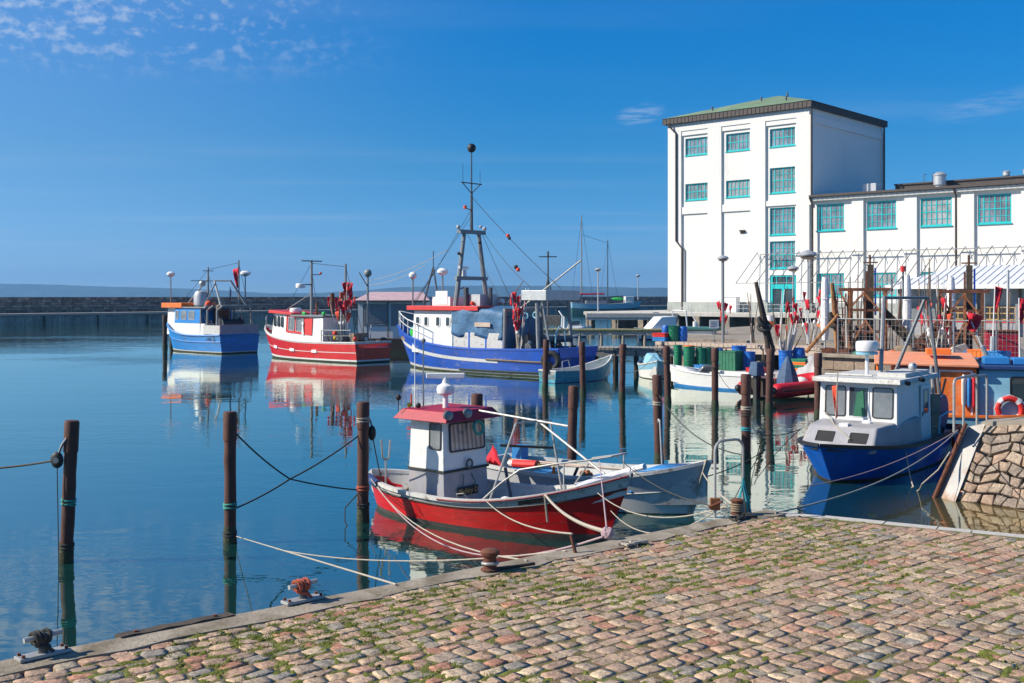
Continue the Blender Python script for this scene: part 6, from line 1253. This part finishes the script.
def lump(name, label, p, sx, sy, h, mt, seed):
    rl = random.Random(seed); m = MB(); m.sheet(lambda u,v: (sx*(u-.5), sy*(v-.5), h*(max(0,math.sin(math.pi*u))**.5)*(max(0,math.sin(math.pi*v))**.5)*(.75+.45*noise.noise((u*4+seed,v*4,0)))), 12, 12)
    o = m.build(name, M[mt], loc=p, rz=FRZ, ang=80); return tag(o, label, 'tarp')
lump('tarp_heap', 'grey tarpaulin heap at the right end of the landing stage', stg(815,1.4), 1.6, 1.2, 1.2, 'skin_grey', 2); lump('tarp_heap', 'small black net heap beside the white launch', stg(762,1.9), 1.0, .8, .75, 'black', 4)
flg = thing('flag_poles', 'bunch of marker poles with red pennants standing in the blue barrel', 'marker flags', stg(785.5,1.7)+Vector((0,0,.3)))
rf_ = random.Random(12)
for i in range(11):
    dx, dy = (rf_.random()-.35)*1.9, (rf_.random()-.5)*.9; tpz = 2.0+1.5*rf_.random(); b = Vector((.2*(rf_.random()-.5),.2*(rf_.random()-.5),.0)); t_ = Vector((dx,dy,tpz))
    po = part(flg, 'pole', 'white_paint' if i % 2 else 'wood', lambda m: m.cyl(b, t_, .028, .02, 5)); m = MB(); flag_cloth(m, t_, (rf_.random()-.5,rf_.random()-.5,0), .19,.55,0,i); m.build('pennant', M['flag_red'], po, solid=.01)
    if i % 2: part(po, 'float', 'zinc', lambda m: m.tube([b.lerp(t_,.30), b.lerp(t_,.62)], .075, 8))
# gear on the pale jetty
def jt(px, o=.9):
    r = (px-512)/FPX; bx, by = 8.7+.672*o, 67+.74*o; t = (by*r-bx)/(.74+.672*r); return Vector((bx+.74*t, by-.672*t, 1.645))
tub('wheelie_bin', 'green bin standing up on the pale jetty', jt(674), .68, .95, 'green_bin', 'bin', group='bins on the pale jetty'); tub('barrel', 'blue barrel left of the green bin on the pale jetty', jt(666,1.2), .5, .95, 'blue_bin', 'barrel', barrel=True, group='bins on the pale jetty'); tub('barrel', 'blue barrel right of the green bin on the pale jetty', jt(683,1.2), .55, .9, 'blue_bin', 'barrel', barrel=True, group='bins on the pale jetty')
crate('crate_stack', 'short stack of red and blue fish crates on the pale jetty', jt(661,.5), .9, .55, .5, ('plastic_blue','plastic_red'), 'crate stack', layers=2)
sg = thing('sign', 'small white sign on a post on the pale jetty', 'sign', jt(714,.4)); part(sg, 'post', 'steel', lambda m: m.cyl((0,0,0),(0,0,1.3),.03,n=6)); part(sg, 'board', 'white_clean', lambda m: m.box(-.28,.28,-.04,-.02,.85,1.35), bevel=.01)
part(sg, 'print', 'grey_paint', lambda m: [m.box(-.2,.2 if k % 2 else .12,-.046,-.042,.95+.09*k,.985+.09*k) for k in range(4)])
lamp('street_lamp', jt(723,1.2), 4.9, 'slim lamp post with small round head on the pale jetty', 'disc', .34, .09, 'grey_paint', 'lamp posts'); lamp('street_lamp', at(808,344,62), 4.9, 'lamp post with wide mushroom shade left of the white parasol', 'disc', .5, .06, 'zinc', 'lamp posts')
lamp('street_lamp', at(793,340,66), 4.2, 'lamp post with small globe near the building entrance', 'disc', .34, .05, 'zinc', 'lamp posts'); lamp('street_lamp', at(598,312,148), 5.6, 'lamp post on the far concrete jetty', 'disc', .45, .10, 'zinc', 'lamp posts')
lamp('street_lamp', at(638,300,240), 5.2, 'far small lamp post on the breakwater beside the tower', 'disc', .5, .12, 'zinc', 'lamp posts')

# ------------------------------------------------------------------ yard: rusty frames, posts, parasols, fence
def rust_frame(label, x, y, hgt, col, w, flip, seed):
    t = thing('rusty_frame', label, 'steel frame', (x,y,YZ), FRZ+.35, 'rusty frames in the yard'); rr = random.Random(seed); dpt = 1.3
    for a in (0,w*.45,w):
        for b in (0,dpt): part(t, 'leg', 'rust_light' if rr.random() < .6 else 'rust', lambda m: m.bar((a,b,0),(a,b,hgt),.11,.11))
    part(t, 'top_beam', 'rust', lambda m: (m.bar((-.45,0,hgt),(w+.3,0,hgt),.12,.14), m.bar((-.45,dpt,hgt),(w+.3,dpt,hgt),.12,.14), m.bar((0,0,hgt+.02),(0,dpt,hgt+.02),.1,.12), m.bar((w,0,hgt+.02),(w,dpt,hgt+.02),.1,.12)))
    for a, b, c, d in ((-.4,hgt-.1,.0,hgt-.9),(0,hgt-.9,w*.45,hgt-.1),(w*.45,hgt-.2,w,hgt-1.2),(0,.2,w*.45,1.5),(w*.45,1.6,w,.2)): part(t, 'brace', 'rust_light', lambda m: m.bar((a,-.02,b),(c,-.02,d),.08,.08))
    [part(t, 'cross_beam', 'rust', lambda m: m.bar((0,k,z_),(w,k,z_),.08,.1)) for k in (.01,dpt) for z_ in (1.0,2.0)]
    part(t, 'column', ('rust','wood_dark','blue_paint'), lambda m: (m.box(w*.5,w*.5+.26,.45,.75,0,col,1), m.box(w*.5-.1,w*.5-.01,.5,.7,0,col-.3,0), m.box(w*.5+.30,w*.5+.38,.5,.7,hgt*.6,col-.15,2), m.cyl((w*.5+.1,.6,col),(w*.5+.1,.6,col+.45),.05,n=6,m=0), m.bar((w*.5-.2,.6,col+.1),(w*.5+.45,.6,col+.1),.06,.06)))
    s_ = 1 if not flip else -1; o_ = w if not flip else 0
    for k in range(3): part(t, 'raking_strut', 'wood_dark' if not flip else 'rust', lambda m: m.bar((o_+s_*(1.9-.25*k),.2+.4*k,.05),(o_-s_*.1,.2+.4*k,2.1-.2*k),.16,.2))
    for k in range(8): part(t, 'strut_rung', 'rust', lambda m: m.bar((o_+s_*(1.75-.2*k),.1,.15+.22*k),(o_+s_*(1.75-.2*k),1.1,.15+.22*k),.07,.07))
    la = part(t, 'ladder', 'rust', lambda m: [m.bar((-.55,-.1,0),(-.5,-.1,hgt-.2),.04,.05), m.bar((-.2,-.1,0),(-.15,-.1,hgt-.2),.04,.05)]+[m.cyl((-.53,-.1,.3+.3*k),(-.18,-.1,.3+.3*k),.018,n=5) for k in range(int(hgt/.3)-1)])
    part(t, 'base_beam', 'rust', lambda m: (m.bar((-1.2,0,.1),(w+2.1,0,.1),.25,.2), m.bar((-1.2,dpt,.1),(w+2.1,dpt,.1),.25,.2)))
    part(t, 'winch', ('dark_steel','rust'), lambda m: (m.cyl((w*.2,.4,.9),(w*.45,.4,.9),.28,n=12), m.cyl((w*.15,.4,.9),(w*.2,.4,.9),.4,n=12,m=1), m.box(w*.1,w*.5,.2,.8,.2,.7)))
    return t
rust_frame('rusty steel frame with ladder, left of the two in the yard', 15.5,50.6, 2.95, 4.1, 1.55, False, 1); rust_frame('rusty steel frame with blue-black post, right of the two, before the pavilion', 19.2,48.2, 2.85, 4.0, 1.3, True, 2)
def parasol(label, px, top, d, h):
    b = at(px,340,d); b.z = YZ; t = thing('parasol', label, 'parasol', b, 0, 'closed white parasols'); H_ = at(px,top,d).z-YZ
    part(t, 'pole', 'zinc', lambda m: m.cyl((0,0,0),(0,0,H_),.04,n=7)); part(t, 'foot', 'concrete', lambda m: m.box(-.35,.35,-.35,.35,0,.12), bevel=.02)
    part(t, 'canopy', 'canvas_white', lambda m: m.tube([(0,0,H_-h+h*k/8) for k in range(9)],.2,11,0,True,[.13,.19,.22,.20,.21,.19,.19,.18,.13]), ang=25)
    for k in range(2): part(t, 'tie', 'canvas_white', lambda m: m.torus((0,0,H_-h*(.35+.3*k)),.20,.02,n=12,k=5))
parasol('closed white parasol beside the left rusty frame', 825,277,54,3.1); parasol('closed white parasol between the two rusty frames', 907,275,52,3.4); parasol('closed slim white parasol right behind the right rusty frame', 951,277,51,3.1)
def post(label, base, top, r, mt, tyre, group='timber posts with tyres'):
    t = thing('timber_post', label, 'post', base, 0, group); v = Vector(top)-Vector(base); part(t, 'post', mt, lambda m: m.tube([(0,0,0), v*.5, v],r,8,0,True,[r*1.1,r,r*.85])); part(t, 'tyre', 'rubber', lambda m: (m.torus(v*tyre,r*2.6,r*.95,(.5,-.6,.7),18,8), m.torus(v*(tyre-.06),r*2.5,r*.9,(-.2,-.6,.7),18,8)))
    part(t, 'second_post', 'wood_dark', lambda m: m.cyl((.28,.1,0),v*.9+Vector((.05,.1,0)),r*.8,n=7)); return t
post('dark slanting timber post with tyres by the marker flags', at(769,352,58), at(756,282,58), .12, 'wood_dark', .42); post('tan timber post with a tyre beside the left parasol', at(838,354,51), at(832,283,51), .11, 'post_wood', .5)
part_ = tag(part(None, 'timber_brace', 'post_wood', lambda m: m.cyl(at(806,352,50), at(838,315,50.5), .09, .07, 7)), 'slanting timber prop leaning on the tan post', 'timber')
# mesh fence along the yard edge
f0, f1 = Vector((14.2,47.9,YZ)), Vector((20.4,42.4,YZ)); fd = f1-f0; fe = thing('wire_fence', 'low grey wire mesh fence along the yard edge', 'fence', f0, math.atan2(fd.y,fd.x)); LF = fd.length
for i in range(6): part(fe, 'fence_post', 'steel', lambda m: m.cyl((LF*i/5,0,0),(LF*i/5,0,1.7),.035,n=6))
part(fe, 'top_rail', 'steel', lambda m: m.cyl((0,0,1.66),(LF,0,1.66),.025,n=6))
o = part(fe, 'wire_mesh', 'steel', lambda m: [m.bar((LF*i/52,0,.1),(LF*i/52,0,1.64),.008,.008) for i in range(53)]+[m.bar((0,0,.2+.24*k),(LF,0,.2+.24*k),.008,.008) for k in range(7)]); o['kind'] = 'stuff'
# things in the yard
rbx = thing('tool_shed', 'small dark red metal box shed at the right end of the yard', 'shed', at(1001,362,44.5), FRZ+.5); rbx.location.z = YZ+.15
part(rbx, 'body', 'crimson', lambda m: m.box(-.55,.55,-.5,.5,0,1.05), bevel=.02); part(rbx, 'lid', 'rust', lambda m: m.box(-.6,.6,-.55,.55,1.052,1.12), bevel=.02)
crate('fish_crate', 'orange fish crate on the yard edge by the red shed', at(980,357,43), .8,.5,.3, ('plastic_orange',)); crate('fish_crate', 'blue fish crate on the yard edge by the red shed', at(998,358,42.5), .8,.5,.28, ('plastic_blue',))
for px, d, lab in ((960,46,'broken concrete block beside the right rusty frame'),(1012,46,'broken concrete block right of the red shed')):
    p = at(px,355,d); p.z = YZ; bb = MB(); rr = random.Random(px); bb.hexa([(-.6,-.4,0),(.6,-.35,0),(.55,.4,0),(-.5,.4,0),(-.35,-.3,.55),(.1,-.28,.7),(.3,.25,.6),(-.3,.25,.5)]); tag(bb.build('concrete_block', M['concrete_pale'], loc=p, bevel=.04), lab, 'concrete block')
def flagpole(label, px, base, top, d, w, h, mt='flag_red'):
    b, t_ = at(px[0],base,d), at(px[1],top,d); t = thing('marker_buoy', label, 'marker buoy', b, 0, 'marker buoys with red flags'); v = t_-b
    part(t, 'pole', 'white_paint', lambda m: m.cyl((0,0,0), v, .03, .02, 6)); m = MB(); flag_cloth(m, v, (1,.1,0), w,h,0,px[0]); m.build('flag', M[mt], t, solid=.01); part(t, 'float', 'zinc', lambda m: m.tube([v*.12, v*.32], .1, 8))
flagpole('marker buoy with a drooping red flag, left of the red shed', (989,967),362,312,42, .75,.6); flagpole('marker buoy with a tall red flag above the red shed', (992,995),360,286,42.5, .3,1.0); flagpole('striped mast with red flag at the right picture edge', (1020,1019),385,298,38, .3,.8)
ex = thing('cabinet', 'small red fire hose cabinet beside the left rusty frame', 'cabinet', at(886,322,56)); part(ex, 'box', 'plastic_red', lambda m: m.box(-.2,.2,-.12,.12,-.3,.32), bevel=.03); part(ex, 'stand', 'dark_steel', lambda m: m.cyl((0,.05,-1.3),(0,.05,-.3),.05,n=6)); part(ex, 'door_seam', 'black', lambda m: m.box(-.12,.12,-.126,-.121,-.1,.15))
# promenade railing and safety barrels before the building
pr_ = thing('railing', 'thin grey railing along the promenade below the white wall', 'railing', fl(9,-7.8,2.2), FRZ)
for i in range(14): part(pr_, 'post', 'zinc', lambda m: m.cyl((i*2.6,0,0),(i*2.6,0,1.1),.035,n=5))
part(pr_, 'rail', 'zinc', lambda m: (m.cyl((0,0,1.1),(33.8,0,1.1),.035,n=5), m.cyl((0,0,.6),(33.8,0,.6),.025,n=5)))
for px, lab in ((770,'orange and white barrier drum behind the flag poles'),(822,'orange and white barrier drum left of the parasol'),(829,'orange and white barrier drum right behind the parasol')):
    p = at(px,330,95); p.z = YZ; t = thing('barrier_drum', lab, 'drum', p, 0, 'orange barrier drums'); part(t, 'body', ('plastic_orange','white_clean'), lambda m: [m.lathe([(.42,.5*k),(.42,.5*k+.49)],n=12,m=k % 2) for k in range(2)])
# more gear lying about the yard and the stage
def heap_net(label, p, s, mt, seed): lump('net_heap', label, p, 1.6*s, 1.3*s, .8*s, mt, seed)
def yp(px, d): q = at(px,340,d); q.z = YZ; return q
heap_net('dark green net heap at the foot of the left rusty frame', yp(868,47.6), .8, 'green_dark', 11); heap_net('brown net heap between the rusty frames', yp(902,46), .9, 'wood', 13); heap_net('blue net heap left of the red shed', yp(972,44), .7, 'tarp_navy', 15)
def stickbunch(label, p, n, h, seed, lean=.5):
    rr = random.Random(seed); t = thing('pole_bundle', label, 'poles', p)
    for i in range(n):
        b = Vector(((rr.random()-.5)*.5,(rr.random()-.5)*.5,0)); part(t, 'pole', ('wood','rust','white_paint','dark_steel')[i % 4], lambda m: m.cyl(b, b+Vector(((rr.random()-.5)*lean,(rr.random()-.5)*lean,h*(.6+.5*rr.random()))), .028,.02,5))
stickbunch('bundle of thin poles before the entrance door', yp(781,64), 7, 3.0, 35, .8); stickbunch('bundle of thin poles between the parasols', yp(893,53), 8, 3.4, 36); stickbunch('bundle of thin poles left of the right parasol', yp(944,52), 8, 3.6, 37); stickbunch('bundle of thin poles behind the red shed', yp(1004,50), 7, 3.0, 38)
fb = thing('flag_poles', 'second bunch of red marker flags leaning by the mushroom lamp', 'marker flags', yp(812,60)); flagpole_bundle(fb, (0,0,0), 10, 3.0, 1.6, 51, fs=.42, cols=('flag_red',)); fb2 = thing('flag_poles', 'bunch of red marker flags before the right rusty frame', 'marker flags', yp(934,46.5)); flagpole_bundle(fb2, (0,0,0), 7, 2.6, 1.0, 52, fs=.36, cols=('flag_red','flag_orange'))
nm = thing('beacon_mast', 'dark beacon mast with crossbar rising beyond the trawler stern', 'mast', at(548,305,185)); nm.location.z = 1.0
part(nm, 'pole', 'dark_steel', lambda m: m.cyl((0,0,0),(0,0,10.2),.22,.12,7)); part(nm, 'crossbar', 'dark_steel', lambda m: m.bar((-1.5,0,10.0),(1.5,0,10.0),.22,.18)); part(nm, 'lantern', 'dark_steel', lambda m: m.cyl((0,0,10.1),(0,0,10.9),.18,n=8)); part(nm, 'brace', 'dark_steel', lambda m: (m.cyl((-1.6,0,0),(0,0,6.5),.10,n=5), m.cyl((1.6,0,0),(0,0,6.5),.10,n=5))); part(nm, 'footing', 'concrete', lambda m: m.box(-2,2,-1.5,1.5,-3,.1))
stickbunch('bundle of thin poles behind the left rusty frame', yp(862,53), 9, 3.6, 31); stickbunch('bundle of thin poles in front of the pavilion corner', yp(926,50), 9, 4.0, 32); stickbunch('bundle of thin poles by the dark slanting post', yp(752,62), 6, 2.6, 33, .9); stickbunch('bundle of thin poles right of the left parasol', yp(846,52), 6, 3.2, 34)
pal = thing('pallet_stack', 'stack of grey wooden pallets behind the wire fence', 'pallets', yp(938,52), FRZ)
for k in range(5): part(pal, 'pallet', 'wood_grey', lambda m: [m.box(-.6,.6,-.5+.18*j,-.38+.18*j,.14*k+.1,.14*k+.125) for j in range(6)]+[m.box(-.6,.6,-.5+.45*j,-.4+.45*j,.14*k,.14*k+.099) for j in range(3)])
for i, (px, d, r_, mt_, lab) in enumerate(((893,45,.22,'flag_orange','orange ball float on the yard edge between the frames'),(916,44.5,.2,'white_clean','white ball float on the yard edge near the right frame'),(950,43.5,.2,'flag_orange','orange ball float just left of the concrete block'))):
    t = thing('ball_float', lab, 'float', yp(px,d), 0, 'ball floats in the yard'); part(t, 'ball', mt_, lambda m: m.ball((0,0,r_),r_,12,8)); part(t, 'eye', 'black', lambda m: m.torus((0,0,2*r_+.02),.04,.015,(0,1,0),10,5))
pole = lambda px, top, d, lab, mt='grey_paint', r=.045: tag(part(None, 'steel_pole', mt, lambda m: m.cyl(yp(px,d), at(px,top,d), r, r*.8, 7)), lab, 'pole', 'thin poles in the yard')
pole(850,277,56,'thin grey pole behind the ladder of the left rusty frame'); pole(1008,270,60,'grey pole before the pavilion at far right','zinc',.09); pole(985,288,58,'thin grey pole before the pavilion shelves'); pole(880,286,52,'thin grey pole right of the left rusty frame','dark_steel',.05); pole(930,275,50,'thin grey pole beside the right rusty frame','dark_steel')
HAZE = .00016

# ------------------------------------------------------------------ air
hz_ = MB(); hz_.box(-7000,7000,-55,6600,-9,140)
ho = hz_.build('haze', []) if False else None
hm = bpy.data.materials.new('haze_air'); hm.use_nodes = True; t = hm.node_tree; t.nodes.clear()
pvn = t.nodes.new('ShaderNodeVolumePrincipled'); pvn.inputs['Color'].default_value = (.22,.54,1.0,1); pvn.inputs['Density'].default_value = HAZE
pvn.inputs['Anisotropy'].default_value = .2
om = t.nodes.new('ShaderNodeOutputMaterial'); t.links.new(pvn.outputs[0], om.inputs['Volume'])
tag(hz_.build('haze', hm), 'thin pale blue sea air over the harbour', 'haze', kind='stuff')
